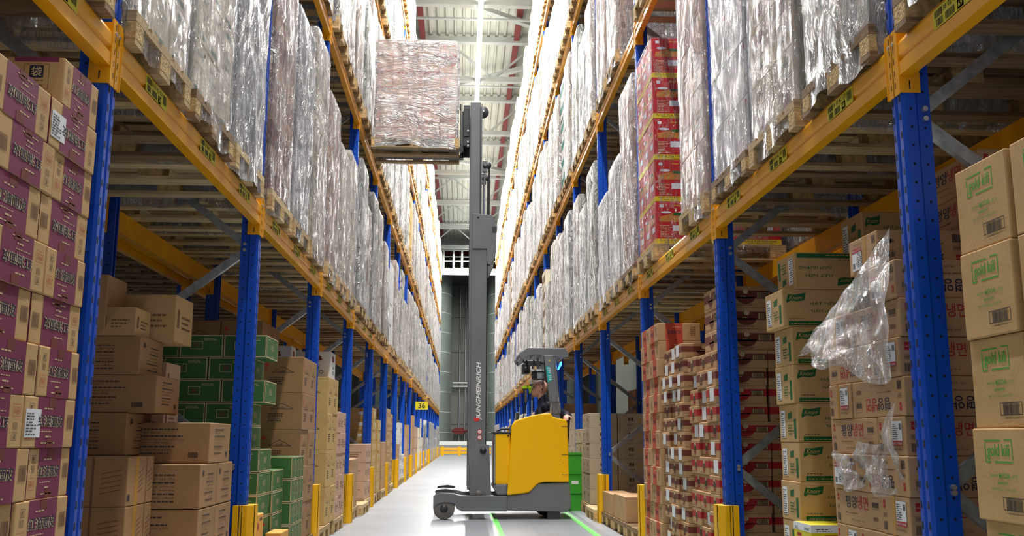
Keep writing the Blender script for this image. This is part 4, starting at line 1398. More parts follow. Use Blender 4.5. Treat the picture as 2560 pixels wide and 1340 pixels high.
brown('lines', .52, .48, .225, -1.42, 5.55, .864, 'brown carton with blue taped seam, topmost beside the second left upright', False)
brown('lines', .60, .40, .225, -1.80, 4.95 + .36, .912, 'brown carton with upside-down address print, on the low pile and the wide one', True)
brown('lines', .58, .42, .20, -1.66, 5.32, 1.139, 'brown carton with upright address print and barcode, fifth from the floor', False)
brown('lines', .34, .42, .20, -2.245, 5.32, 1.139, 'brown carton edge beside the upright, fifth from the floor', False)
brown('lines', .58, .40, .21, -1.76, 5.32, 1.341, 'brown carton with upside-down print, sixth from the floor', True)
brown('plain', .26, .3, .34, -1.96, 5.32, 1.553, 'plain tall carton on top of the brown pile')
brown('plain', .34, .4, .50, -2.225, 5.34, 1.553, 'largest plain carton at the back of the brown pile')
brown('marks', .30, .35, .27, -1.665, 5.6, 1.553, 'brown-marked kraft carton behind the brace on the brown pile')
brown('marks', .2, .25, .16, -1.80, 5.33, 1.553, 'small marked kraft carton on the brown pile by the brace')
# columns that carry the two rear cartons
for k in range(6):
    brown('lines', .5, .4, .1655 + .0, -1.99, 4.95 + .80, .146 + k * .1667, 'brown carton in the shade behind the pile, %s from the floor' % ORD[k], False)
# pale pink cartons behind
for k in range(6):
    carton('pinkish', .3, .3, .22, -1.99, 6.22, .146 + .2205 * k, 'pale pink carton behind the brown pile, %s from the floor' % ORD[k], 'pink cartons behind the brown pile', name='pink_carton')
carton('orange', .16, .12, .2, -1.59, 6.5, 1.0, 'small orange carton', 'x') if False else None

# green cartons in the second full bay
floor_pallet(-1, 7.22, 0, 'wooden pallet under the tall wall of green cartons')
def gx(k): return -.0 if k in (9, 7) else (-.10 if k > 4 else -.02)
stack(-1, 'green', .30, .40, .157, 6.78, 1, 4, 10, .146, 'wall beside the second left upright', 'green cartons', xoff=gx, jit=.003, name='green_carton', seed=4, flips=False)
stack(-1, 'green', .36, .40, .157, 6.9 + .31, 1, 1, 4, .146, 'row behind the green wall', 'green cartons behind', xoff=lambda k: .0, jit=.002, name='green_carton', seed=5, flips=False)
for k in range(5):
    carton('green', .42, .13, .172, -1.31 - .21, 7.70, .001 + .1725 * k, 'green carton of the low block at the aisle, %s from the floor, camera end' % ORD[k], 'low green cartons', name='green_carton')
    for j in range(3):
        carton('green', .42, .13, .172, -1.31 - .21, 7.835 + .135 * j, .001 + .1725 * k, 'green carton of the low block at the aisle, %s from the floor, %s row' % (ORD[k], ORD[j + 1]), 'low green cartons', name='green_carton')
carton('orange', .28, .32, .25, -1.31 - .14, 6.92 - .36 + .16, .42, 'orange carton with white sticker on top of another, by the second left protector', 'orange cartons', name='orange_carton') if False else None
# orange cartons at the foot of the second upright
fp = floor_pallet(-1, 6.72 - .36 + .4, 2, 'spare') if False else None
carton('orange', .30, .28, .272, -1.30, 6.47 - .42 + .5, 0, 'orange carton standing on the floor beside the second left protector', 'orange cartons', name='orange_carton') if False else None
ORX = -1.30
for lab, w, d, h, xr, y, z in (('orange carton on the floor beside the second left protector', .34, .20, .30, -1.30, 6.56, 0), ('orange carton with white sticker, on top of the one by the protector', .26, .18, .205, -1.34, 6.58, .302),
                               ('low orange carton on the floor in front of the green block', .105, .3, .36, -1.245, 6.9, 0), ):
    if xr - w < LX: pass
    o = carton('orange', w, d, h, xr - w / 2, y + d / 2, z, lab, 'orange cartons', name='orange_carton', rz=.0)
# brown roof-print cartons at the far end of the second bay
floor_pallet(-1, 8.75, 1, 'dark wooden pallet under the roof-print cartons')
stack(-1, 'house', .36, .38, .31, 8.36, 2, 3, 6, .146, 'far end of the second left bay', 'roof-print cartons', jit=.004, name='brown_carton', skip=lambda i, j, k: k == 5 and i == 0, seed=9, only_outer=False, flips=False)
# third bay
floor_pallet(-1, 9.9, 0, 'wooden pallet under the tan cartons of the third left bay')
stack(-1, 'tan', .36, .38, .37, 9.95, 2, 1, 4, .146, 'third left bay', 'tan cartons of the third bay', jit=.004, name='tan_carton', seed=11, flips=False)
floor_pallet(-1, 11.0, 0, 'wooden pallet under the pinkish cartons of the third left bay')
stack(-1, 'pinkish', .38, .26, .23, 10.76, 3, 2, 5, .146, 'third left bay end', 'pinkish cartons of the third bay', jit=.004, name='pinkish_carton', seed=12)
stack(-1, 'coco', .38, .39, .33, 10.76, 1, 1, 2, .146 + .23 * 5, 'third left bay top', 'coconut cartons', jit=.002, name='white_carton', seed=13, inset=.1)
stack(-1, 'coco', .42, .26, .36, 10.0, 1, 1, 5, .146, 'third left bay behind', 'coconut cartons behind', jit=.002, name='white_carton', seed=14, inset=.40)

GEN = {  # (side, bay) -> three floor stacks: style, w, d, h, layers (None = empty place, 0 = bare pallet)
    (-1, 3): [('plain', .38, .39, .3, 2), 0, ('pinkish', .38, .39, .26, 3)], (-1, 4): [('wlabel', .38, .26, .165, 8), ('wlabel', .38, .26, .165, 7), ('plain', .38, .39, .2, 4)],
    (-1, 5): [('marks', .38, .39, .2, 7), ('marks', .38, .26, .22, 6), None], (-1, 6): [('plain', .38, .39, .25, 3), ('blue', .38, .39, .3, 4), ('blue', .38, .39, .25, 2)],
    (-1, 7): [('pinkish', .38, .39, .3, 3), ('plain', .38, .39, .3, 4), None], (-1, 8): [('marks', .38, .39, .3, 4), ('plain', .38, .39, .3, 5), ('twotone', .38, .39, .3, 4)],
    (-1, 9): [('twotone', .38, .39, .3, 4), None, ('cgreen', .38, .39, .3, 4)], (-1, 10): [('cgreen', .38, .39, .3, 5), ('blue', .38, .39, .3, 3), ('plain', .38, .39, .3, 3)],
    (1, 2): [None, ('plain', .36, .38, .26, 1), ('plain', .38, .39, .24, 1)], (1, 3): [0, ('arrow', .38, .39, .2, 6), ('arrow', .38, .39, .2, 5)],
    (1, 4): [('arrow', .38, .39, .25, 5), ('plain', .38, .39, .25, 4), ('grey', .38, .39, .3, 4)], (1, 5): [('plain', .38, .39, .3, 5), ('marks', .38, .39, .3, 5), None],
    (1, 6): [('marks', .38, .39, .3, 4), ('plain', .38, .39, .3, 5), ('blue', .38, .39, .3, 4)], (1, 7): [('twotone', .38, .39, .3, 5), None, ('plain', .38, .39, .3, 4)],
}
rr = random.Random(3)
for (side, bay), specs in GEN.items():
    y00 = LY0 if side < 0 else RY0
    rack = 'left' if side < 0 else 'right'
    for pos, s in enumerate(specs):
        y = y00 + .1 + PITCHY * bay + .08 + pos * .88
        if s is None: continue
        far = bay > 6
        pw = ['first', 'middle', 'last'][pos]
        floor_pallet(side, y + .4, rr.randrange(3), 'wooden pallet on the floor, %s full bay of the %s rack, %s place' % (ORD[bay], rack, pw), inset=-.06 if s == 0 else 0)
        if s == 0: continue
        st, w, d, h, n = s
        stack(side, st, w, d, h, y + .01, 2, 1 if far else 2, n, .146, '%s %s bay, %s place' % (ORD[bay], rack, pw), '%s floor stack, %s %s bay' % (pw, ORD[bay], rack), seed=bay * 3 + pos, jit=.004, fancy=not far, labels=.0, flips=False,
              name={'plain': 'kraft_carton', 'marks': 'marked_carton', 'wlabel': 'labelled_carton', 'arrow': 'grey_brown_carton', 'pinkish': 'pinkish_carton', 'twotone': 'two_tone_carton', 'blue': 'white_carton', 'cgreen': 'white_carton', 'grey': 'grey_carton'}[st])
# further on, the floor places hold wrapped pallets
for side, n in ((-1, NL), (1, NR)):
    y00 = LY0 if side < 0 else RY0
    for bay in range(11 if side < 0 else 8, n):
        for pos in range(3):
            if rr.random() < .2: continue
            wrapped(side, y00 + .1 + PITCHY * bay + .48 + pos * .88, 0, bay, -1, pos, rr.choice(FAR_STYLES), rr.choice((.9, 1.35, 1.55)), near=False, pal=0, seed=rr.randrange(99))

# ------------------------------------------------------------------ floor level, right rack
floor_pallet(1, 2.75, 0, 'wooden pallet under the large tan green-lettered cartons')
for k in range(6):
    for j in range(2):
        y = 2.905 - j * .345
        off = (.0, .01, -.012, .004, -.006, .0)[k]
        carton('kili', .42, .315, .297, 1.742 + .21 + off * (j == 0), y + .1575, .146 + k * .2985, 'large tan carton with bright green lettering, %s layer up, %s' % (ORD[k], 'beside the first right upright' if j == 0 else 'camera side of its twin'),
               'green-lettered tan cartons', name='large_tan_carton')
# noodle cartons
floor_pallet(1, 4.16, 1, 'dark wooden pallet under the noodle cartons')
for k in range(11):
    z = .146 + k * .1585
    zz = []
    if k % 2 == 0: lay = [(3.76, .52), (4.285, .26)]
    else: lay = [(3.77, .26), (4.035, .52)]
    if k >= 9: lay = lay[:1] if k == 9 else [(3.93, .30)]
    for q, (ya, dd) in enumerate(lay):
        for i in range(3 if k < 9 else 1):
            w = .26 if dd > .4 else .40
            w = .39
            rr2 = random.Random(k * 7 + q * 3 + i)
            carton('korea', w - .003, dd - .003, .1575, 1.748 + w / 2 + i * (w + .003) + (rr2.uniform(0, .012) if i == 0 else 0), ya + dd / 2, z,
                   'noodle carton with red lettering, %s layer up, %s from the upright, %s deep' % (ORD[k], ORD[q], ORD[i]), 'noodle cartons', flip=rr2.random() < .3, name='noodle_carton')
for k in range(9, 13):
    for i in (1, 2):
        carton('korea', .387, .517, .1575, 1.748 + .195 + i * .393, 3.76 + .26, .146 + k * .1585, 'noodle carton high at the back of the noodle pallet, %s layer up, %s deep' % (ORD[k], ORD[i]), 'noodle cartons', name='noodle_carton')
# seasoning cartons
floor_pallet(1, 5.30, 0, 'wooden pallet under the seasoning cartons')
for k in range(5):
    carton('sardine', .34, .26, .085, 1.77 + .17, 4.93 + .13, .146 + .086 * k, 'yellow and white fish carton, %s from the floor' % ORD[k], 'yellow fish cartons', name='yellow_carton')
    carton('sardine', .34, .26, .085, 1.77 + .17 + .345, 4.93 + .13, .146 + .086 * k, 'yellow and white fish carton in the second row, %s from the floor' % ORD[k], 'yellow fish cartons', name='yellow_carton')
for k in range(9):
    z = .146 + k * .2105
    for i in range(3):
        y = 5.02 + (0 if k > 2 or True else 0)
        y = 5.20 if k < 3 else 5.03
        y = 5.2
        rr2 = random.Random(k * 5 + i)
        xo = -.03 if k == 7 else (.05 if k == 8 else rr2.uniform(0, .025))
        carton('stock', .37, .30, .2095, 1.80 + .185 + i * .374 + xo, y + .15, z, 'tan seasoning carton with a green leaf logo, %s layer up, %s deep' % (ORD[k], ORD[i]), 'seasoning cartons', flip=(k == 8), name='seasoning_carton')
carton('stock', .3, .3, .24, 2.25 + .15, 5.35, .146 + 9 * .2105, 'seasoning carton lying alone on top of the seasoning stack', 'seasoning cartons', name='seasoning_carton')
# flat banded cartons behind the second right upright
floor_pallet(1, 6.92, 0, 'wooden pallet under the red-banded cartons')
floor_pallet(1, 7.78, 1, 'dark wooden pallet under the brown-banded cartons')
floor_pallet(1, 8.66, 0, 'wooden pallet under the red-striped cartons')
def bandst(i, j, k): return 'band_red' if k not in (11, 10) else 'band_brown'
stack(1, 'band_red', .36, .255, .122, 6.52, 3, 3, 12, .146, 'red-banded stack', 'red-banded cartons', jit=.018, seed=21, labels=.35, style_fn=bandst, name='flat_carton', flips=False, inset=.03)
stack(1, 'band_brown', .36, .255, .114, 7.40, 3, 1, 14, .146, 'brown-banded stack', 'brown-banded cartons', jit=.022, seed=22, labels=.6, name='flat_carton', flips=False, inset=.0)
stack(1, 'band_brown', .40, .38, .15, 6.54, 1, 3, 3, .146 + 12 * .122, 'top of the red-banded stack', 'dark cartons on the banded stack', jit=.004, seed=24, name='dark_carton', flips=False, inset=.06)
for k in range(13):
    pass
stack(1, 'stripe', .38, .39, .155, 8.28, 2, 1, 12, .146, 'brick-striped stack', 'red-striped cartons', jit=.008, seed=23, name='striped_carton', flips=True, inset=-.01)
# white sheets on the faces towards the camera
m = MB(); m.box(0, .19, -.0012, 0, 0, .088, 'paper_white'); f = Face(m, (0, -.0013, 0), (1, 0, 0), (0, 0, 1), .19, .088); f.lines(.008, .006, .17, .075, 7, 'ink_dark', 4, 1)
SHEET = m.mesh('address_sheet')
for o in list(COL.objects):
    if o.get('group') == 'red-banded cartons' and abs(o.location.y - 6.6475) < .01:
        rr2 = random.Random(int(o.location.z * 1000) + int(o.location.x * 100))
        if o.location.x > 1.95 and rr2.random() < .5:
            link('address_sheet', SHEET, o, (rr2.uniform(-.12, -.02), -.1275, .016))
# third right bay: orange-brown cartons in the half dark, low cartons in front
floor_pallet(1, 9.75, 1, 'dark wooden pallet behind the low cartons of the third right bay', inset=.0)
stack(1, 'redprint', .38, .39, .17, 9.37, 2, 2, 5, .146, 'third right bay', 'orange-brown cartons', jit=.004, seed=31, name='orange_brown_carton', flips=False, inset=.3, only_outer=False)
stack(1, 'arrow', .38, .39, .22, 9.37, 2, 2, 3, .146 + .85 + .001, 'on the orange-brown cartons', 'grey brown cartons above', jit=.004, seed=32, name='grey_brown_carton', flips=False, inset=.55)

# goods in the racks that stand behind, seen through the bays
for side, n in ((-1, 5), (1, 5)):
    y00 = LY0 if side < 0 else RY0
    rack = 'left' if side < 0 else 'right'
    for bay in range(-1, n):
        for pos in range(3):
            yb = y00 + .1 + PITCHY * bay + .48 + pos * .88
            wrapped(side, yb, BEAM_TOP[0], bay, 0, pos, 'plain', 1.35, near=False, pal=1, seed=(pos + bay + 9) % 8 + 1, dx=-(DEPTH + .2),
                    lab='dim wrapped pallet in the rack behind the %s one, %s bay, %s of three' % (rack, ORD[bay + 1], ['first', 'middle', 'last'][pos]))
            if bay < 0: continue
            for k in range(3):
                hgt = (.62, .5, .66)[(pos + bay) % 3]
                if k * hgt > 1.4: continue
                fx = (LX if side < 0 else RX) + side * (DEPTH + .2)
                carton('plain', .6, .8, hgt, fx + side * .3, yb, hgt * k, 'big plain carton behind the %s rack, %s bay, %s place, %s up' % (rack, ORD[bay], ORD[pos], ORD[k]), 'big cartons behind the ' + rack + ' rack', name='big_carton', fancy=False)
# ------------------------------------------------------------------ reach truck, side on across the aisle, mast towards the left rack
mat('truck_grey', (112, 114, 118), 0.45, 0.0, 0.05, 3)
mat('truck_dark', (52, 53, 56), 0.5, 0.0, 0.05, 3)
mat('truck_yellow', (255, 190, 0), 0.4, 0.0, 0.012, 3, spec=.3)
mat('black_rubber', (34, 34, 36), 0.7, 0, 0.04)
mat('wheel_grey', (110, 106, 102), 0.6, 0, 0.08, 8)
mat('chrome', (210, 215, 225), 0.15, 0.9, 0.0)
mat('sticker_teal', (0, 170, 170), 0.4, 0, 0.0)
mat('lettering_white', (240, 240, 240), 0.5, 0, 0.0)
mat('lettering_red', (230, 50, 40), 0.5, 0, 0.0)
mat('lime', (190, 235, 30), 0.5, 0, 0.02)
mat('screen_grey', (150, 160, 164), 0.25, 0, 0.02)
emit('blue_lamp', (0.03, 0.25, 1.0), 5)
Y0, Y1 = 12.45, 13.68
truck = link('reach_truck', None, None, (0.5, (Y0 + Y1) / 2, 0))
tag(truck, 'yellow and grey reach truck standing across the aisle with its mast raised', 'forklift')
def part(name, mb, parent=truck):
    o = link(name, mb.mesh(name) if isinstance(mb, MB) else mb, parent)
    w = parent
    off = Vector((0.5, (Y0 + Y1) / 2, 0))
    if parent is truck: o.location = -off
    return o
def ybev(m, pts, ya, yb, mm, bev=0.02):
    bm = bmesh.new()
    vs = [bm.verts.new((p[0], ya, p[1])) for p in pts]
    f = bm.faces.new(vs)
    r = bmesh.ops.extrude_face_region(bm, geom=[f])
    for v in r['geom']:
        if isinstance(v, bmesh.types.BMVert): v.co.y = yb
    bmesh.ops.recalc_face_normals(bm, faces=bm.faces)
    if bev: bmesh.ops.bevel(bm, geom=bm.edges[:], offset=bev, segments=3, affect='EDGES', profile=.5, clamp_overlap=True)
    bm.verts.index_update()
    m.raw([v.co[:] for v in bm.verts], [[v.index for v in f.verts] for f in bm.faces], mm)
    bm.free()
def arc(cx, cz, r, a0, a1, n=10):
    return [(cx + r * cos(R(a0 + (a1 - a0) * i / n)), cz + r * sin(R(a0 + (a1 - a0) * i / n))) for i in range(n + 1)]

# base
m = MB()
ybev(m, [(0.57, .11), (1.34, .09), (1.39, .14), (1.385, .30), (1.375, .46), (.97, .445), (.90, .40), (.84, .325), (.57, .295)], Y0 + .02, Y1 - .02, 'truck_grey', .012)
part('chassis', m)
m = MB(); ybev(m, [(.45, .30), (.57, .30), (.57, .43), (.42, .43), (.40, .38)], Y0 + .03, Y1 - .03, 'truck_grey', .01); part('battery_cradle', m)
for k, (ya, yb) in enumerate(((Y0, Y0 + .16), (Y1 - .16, Y1))):
    m = MB()
    ybev(m, [(-.36, .13), (-.36, .29), (-.28, .325), (-.10, .315), (.0, .292), (.57, .292), (.57, .10), (.0, .10), (-.06, .13), (-.1, .2), (-.22, .215), (-.32, .19)], ya, yb, 'truck_grey', .006)
    a = part('support_arm', m)
    m = MB(); m.prism([(-.345, .335), (-.33, .36), (-.2, .378), (-.11, .365), (-.09, .345), (-.12, .335), (-.25, .342)], 'y', ya + .01, yb - .01, 'truck_dark'); link('wheel_guard', m.mesh('wheel_guard'), a)
    m = MB(); m.lathe([(0.02, -.055), (.125, -.055), (.135, -.045), (.135, .045), (.125, .055), (.02, .055)], (-.224, (ya + yb) / 2 - .012, .136), 'wheel_grey', n=40, axis='y')
    m.lathe([(0.001, -.062), (.05, -.062), (.05, -.055)], (-.224, (ya + yb) / 2 - .012, .136), 'truck_dark', n=20, axis='y')
    link('load_wheel', m.mesh('load_wheel'), a)
m = MB(); m.lathe([(0.02, -.06), (.16, -.06), (.17, -.05), (.17, .05), (.16, .06), (.02, .06)], (1.12, (Y0 + Y1) / 2, .17), 'black_rubber', n=36, axis='y'); part('drive_wheel', m)
m = MB(); m.box(1.09, 1.25, Y0 + .03, Y0 + .12, .0, .115, 'truck_dark', .004); part('rear_foot', m)
# yellow bodywork
side_pts = [(.572, .297), (.835, .327), (.87, .345), (.95, .43), (.985, .45), (1.05, .462), (1.367, .462), (1.352, 1.20), (1.335, 1.245), (1.16, 1.285), (1.13, 1.335), (1.02, 1.325), (.88, 1.30), (.70, 1.245), (.645, 1.20), (.625, 1.13), (.60, .75)]
m = MB(); ybev(m, side_pts, Y0, Y0 + .13, 'truck_yellow', .018)
sp = part('side_panel', m)
m = MB(); m.path([(1.02, Y0 - .002, 1.06 + .0), (1.02, Y0 - .002, 1.06)], .002, 'truck_dark') if False else None
for z in (.55, .80, 1.16):
    m.box(1.27, 1.352, Y0 - .0015, Y0 + .001, z, z + .006, 'truck_dark')
m.box(1.29, 1.30, Y0 - .0015, Y0 + .001, .7, .706, 'truck_dark') if m.v is not None else None
link('panel_slits', m.mesh('panel_slits'), sp, (0, 0, 0))
m = MB(); ybev(m, [(p[0], min(p[1], 1.18)) for p in side_pts], Y1 - .13, Y1, 'truck_yellow', .015); part('side_panel', m)
m = MB(); m.box(1.20, 1.35, Y0 + .131, Y1 - .131, .47, 1.18, 'truck_yellow', .02); part('rear_panel', m)
m = MB(); m.box(.425, .612, Y0 + .04, Y1 - .04, .435, 1.07, 'truck_yellow', .012)
m.box(.412, .424, Y0 + .05, Y1 - .05, .44, 1.06, 'galvanised')
bt = part('battery_box', m)
m = MB(); m.box(.40, .625, Y0 + .03, Y1 - .03, 1.072, 1.095, 'truck_dark', .006); m.path([(.44, Y0 + .1, 1.1), (.5, Y0 + .08, 1.125), (.6, Y0 + .1, 1.13)], .012, 'black_rubber'); link('battery_cover', m.mesh('battery_cover'), bt)
m = MB(); m.lathe([(.001, -.004), (.014, -.004), (.014, .004)], (.59, Y0 + .035, 1.045), 'black_rubber', n=14, axis='y'); link('lock', m.mesh('lock'), bt)
m = MB(); m.box(.60, 1.20, Y0 + .14, Y1 - .14, .30, .52, 'truck_dark'); part('cab_floor', m)
m = MB(); ybev(m, [(.62, 1.06), (.66, 1.19), (.80, 1.255), (.86, 1.2), (.82, 1.06)], Y0 + .15, Y1 - .15, 'truck_dark', .01)
m.box(.70, .74, Y0 + .25, Y0 + .45, 1.24, 1.35, 'truck_dark', .008); m.box(.692, .70, Y0 + .26, Y0 + .44, 1.25, 1.34, 'screen_grey')
dash = part('dashboard', m)
m = MB(); m.bar((.76, Y0 + .16, 1.22), (1.13, Y0 + .16, 1.345), .09, .035, 'truck_grey'); part('armrest', m)
m = MB(); m.box(.96, 1.2, 12.83, 13.27, .60, .86, 'truck_dark', .03); m.bar((1.215, 13.05, .88), (1.25, 13.05, 1.32), .4, .09, 'truck_dark', up=(0, 1, 0)) ; part('seat', m)
# overhead guard and its pillars
m = MB()
rim = [(.716, 2.09), (.838, 2.178), (1.333, 2.178), (1.379, 2.10), (1.375, 2.06), (1.306, 2.05), (1.19, 2.066), (1.055, 2.068), (.98, 2.09), (.86, 2.075), (.80, 2.04), (.765, 2.02)]
ybev(m, rim, Y0 + .05, Y0 + .13, 'truck_grey', .006); ybev(m, rim, Y1 - .13, Y1 - .05, 'truck_grey', .006)
for x, z in ((.76, 2.10), (.85, 2.13), (.95, 2.13), (1.05, 2.13), (1.15, 2.13), (1.25, 2.13), (1.34, 2.11)):
    m.box(x - .012, x + .012, Y0 + .1, Y1 - .1, z - .03, z + .03, 'truck_grey')
g = part('overhead_guard', m)
for ya in (Y0 + .03, Y1 - .11):
    m = MB(); ybev(m, [(1.052, 2.08), (1.175, 2.08), (1.262, 1.262), (1.155, 1.262), (1.14, 1.33)], ya, ya + .07, 'truck_grey', .008)
    p = part('guard_pillar', m)
    if ya < 13:
        m = MB()
        f = Face(m, (1.0, ya - .001, 0), (1, 0, 0), (0, 0, 1), 1, 1)
        f.poly([(.075, 1.938), (.125, 1.938), (.158, 1.75), (.10, 1.728)], 'sticker_teal')
        vs, fs, asp = text_geo('ETV 216', .02, 0)
        b0 = len(m.v); k = m.mi('lettering_white')
        for x, y in vs:
            t = y; u = x
            px, pz = .092 + .04 * t + .022 * u, 1.92 - .165 * u
            m.v.append(tuple(f.P(px, pz, .0012)))
        for q in fs: m.f.append(tuple(b0 + i for i in q)); m.m.append(k); m.sm.append(False)
        f.poly([(.105, 2.0), (.135, 2.0), (.12, 2.025)], 'ink_yellow')
        link('model_sticker', m.mesh('model_sticker'), p)
        m = MB()
        for z0, z1, w in ((1.33, 1.46, .075), (1.48, 1.545, .066)):
            cx = 1.235 - (z0 - 1.26) * .1
            m.box(cx - w - .022, cx + w * .45, ya - .012, ya + .082, z0, z1, 'film')
        link('tape_wrap', m.mesh('tape_wrap'), p)
m = MB(); m.path([(1.235, Y0 + .45, 2.08), (1.30, Y0 + .42, 1.27)], .016, 'galvanised'); m.path([(1.215, Y1 - .2, 2.08), (1.26, Y1 - .2, 1.2)], .02, 'truck_dark'); part('rear_rail', m)
m = MB(); m.box(1.255, 1.30, Y0 + .5, Y0 + .56, 1.94, 2.03, 'black_rubber', .004); bl = part('warning_lamp', m)
m = MB(); ybev(m, [(1.27, 1.925), (1.285, 1.92), (1.325, 1.985), (1.325, 2.035), (1.305, 2.02)], Y0 + .44, Y0 + .5, 'blue_lamp', .004); link('lamp_lens', m.mesh('lamp_lens'), bl)
m = MB(); m.box(.80, .90, Y0 + .45, Y0 + .7, 1.87, 2.0, 'black_rubber', .01); m.box(.82, 1.05, Y0 + .5, Y0 + .6, 1.98, 2.05, 'truck_dark', .01); m.lathe([(.001, -.02), (.03, -.02), (.035, .02)], (.85, Y0 + .44, 1.93), 'truck_dark', n=16, axis='y'); part('camera_box', m)
m = MB(); m.box(.93, 1.09, Y0 + .4, Y0 + .43, 1.78, 1.90, 'truck_dark', .006); m.box(.99, 1.08, Y0 + .395, Y0 + .4, 1.80, 1.88, 'screen_grey'); m.bar((1.0, Y0 + .44, 1.9), (1.0, Y0 + .44, 2.08), .03, .03, 'truck_dark', up=(1, 0, 0)); m.box(.90, 1.08, Y0 + .38, Y0 + .5, 1.90, 1.925, 'lamp_body'); part('monitor', m)
m = MB(); m.box(.92, 1.1, Y0 + .55, Y0 + .85, 1.755, 1.80, 'film'); m.bar((.95, Y0 + .7, 1.8), (.95, Y0 + .7, 2.05), .02, .02, 'truck_dark', up=(1, 0, 0)); part('document_tray', m)
# mast
for ya in (Y0 + .10, Y1 - .22):
    m = MB()
    m.box(.098, .296, ya, ya + .12, .30, 3.55, 'truck_grey', .004)
    ybev(m, [(.10, .295), (.375, .295), (.345, .93), (.17, .93), (.125, .6)], ya - .012, ya, 'truck_grey', .003)
    ybev(m, [(.105, 3.50), (.296, 3.50), (.30, 3.30), (.345, 3.28), (.375, 3.33), (.42, 3.46), (.43, 3.80), (.37, 3.96), (.105, 3.98)], ya - .014, ya + .12, 'truck_grey', .004)
    m.box(.365, .425, ya - .016, ya - .013, 3.72, 3.80, 'truck_dark')
    m.lathe([(.001, -.004), (.012, -.004), (.012, .004)], (.18, ya - .016, 3.93), 'truck_dark', n=12, axis='y')
    mo = part('outer_mast', m)
    if ya < 13:
        m = MB()
        f = Face(m, (0, ya - .0135, 0), (1, 0, 0), (0, 0, 1), 1, 1)
        f = Face(m, (0, ya - .002, 0), (1, 0, 0), (0, 0, 1), 1, 1)
        vs, fs, asp = text_geo('JUNGHEINRICH', .09, .25)
        b0 = len(m.v); k = m.mi('lettering_white')
        for x, y in vs: m.v.append(tuple(f.P(.245 - .075 * y, 1.24 + .755 * x, .0005)))
        for q in fs: m.f.append(tuple(b0 + i for i in q)); m.m.append(k); m.sm.append(False)
        f.poly([(.145, 1.235), (.165, 1.225), (.215, 1.235), (.215, 1.275), (.165, 1.27), (.155, 1.29), (.15, 1.27)], 'lettering_red', 3)
        for z in (1.02, 1.095):
            f.poly([(.22 + .03 * cos(t * pi / 10), z + .03 * sin(t * pi / 10)) for t in range(20)], 'lettering_red', 1)
            f.poly([(.22 + .022 * cos(t * pi / 8), z + .022 * sin(t * pi / 8)) for t in range(16)], 'lettering_white', 2)
            f.poly([(.208, z - .012), (.212, z - .016), (.233, z + .01), (.229, z + .014)], 'lettering_red', 3)
        link('mast_lettering', m.mesh('mast_lettering'), mo)
        m = MB(); m.lathe([(.001, -.03), (.02, -.03), (.02, -.022), (.042, -.022), (.042, 0)], (.267, ya, .855), 'truck_dark', n=20, axis='y')
        m.lathe([(.001, -.02), (.03, -.02), (.045, 0)], (.215, ya - .012, .31), 'wheel_grey', n=20, axis='y'); link('roller', m.mesh('roller'), mo)
    m = MB()
    yb = ya + .03
    m.box(.062, .20, yb, yb + .10, .36, 5.565, 'truck_grey', .012)
    m.box(.212, .226, yb + .01, yb + .09, .5, 5.54, 'truck_grey')
    m.box(.20, .214, yb + .03, yb + .06, .5, 5.5, 'truck_dark')
    part('inner_mast', m)
m = MB()
for z in (1.9, 3.9, 5.45): m.box(.10, .18, Y0 + .2, Y1 - .2, z, z + .08, 'truck_grey', .004)
part('mast_crossbar', m)
for ya in (Y0 + .26, Y1 - .34):
    m = MB(); m.tube((.275, ya, .4), (.275, ya, 3.55), .035, 'truck_dark', n=16); m.tube((.262, ya, 3.5), (.262, ya, 4.62), .013, 'chrome', n=14)
    m.box(.232, .30, ya - .03, ya + .03, 4.6, 4.76, 'truck_grey', .008); m.lathe([(.001, -.035), (.03, -.035), (.03, .035), (.001, .035)], (.27, ya, 4.68), 'truck_dark', n=18, axis='y')
    part('lift_cylinder', m)
    m = MB()
    z = 3.6
    while z < 4.7:
        m.box(.315, .338, ya - .012, ya + .012, z, z + .02, 'black_rubber'); z += .026
    m.lathe([(.001, -.02), (.045, -.02), (.045, .02), (.001, .02)], (.31, ya, 4.70), 'truck_dark', n=20, axis='y')
    part('lift_chain', m)
m = MB(); m.lathe([(.001, -.02), (.085, -.02), (.09, 0), (.085, .02), (.001, .02)], (.225, Y0 + .2, 5.44), 'truck_dark', n=28, axis='y'); m.lathe([(.001, -.026), (.012, -.026), (.012, 0)], (.24, Y0 + .18, 5.44), 'chrome', n=12, axis='y'); part('chain_pulley', m)
# fork carriage and forks
m = MB()
m.box(-.03, .045, Y0 + .3, Y1 - .3, 5.12, 5.54, 'truck_dark', .006)
m.box(.045, .062, Y0 + .42, Y1 - .42, 5.1, 5.45, 'truck_dark')
for y in (Y0 + .31, Y1 - .35): m.box(-.035, .06, y, y + .04, 5.0, 5.58, 'truck_dark', .004)
for z in (5.2, 5.04, 4.99): m.lathe([(.001, -.01), (.016, -.01), (.016, .01)], (.03, Y0 + .3, z), 'chrome', n=12, axis='y')
part('fork_carriage', m)
for y in (13.05 - .26 + .06, 13.05 + .26 - .06):
    m = MB(); m.prism([(-.09, 4.945), (-.03, 4.945), (-.03, 5.5), (-.062, 5.5), (-.062, 5.02), (-.085, 4.985), (-1.2, 4.975), (-1.24, 4.96), (-1.2, 4.95)], 'y', y - .055, y + .055, 'truck_dark')
    part('fork', m)
m = MB(); m.box(-.078, -.066, Y0 + .33, Y1 - .33, 5.02, 5.60, 'truck_dark'); 
for k in range(5): m.box(-.078, -.066, Y0 + .33 + k * .13, Y0 + .35 + k * .13, 5.5, 5.6, 'truck_dark')
part('load_backrest', m)

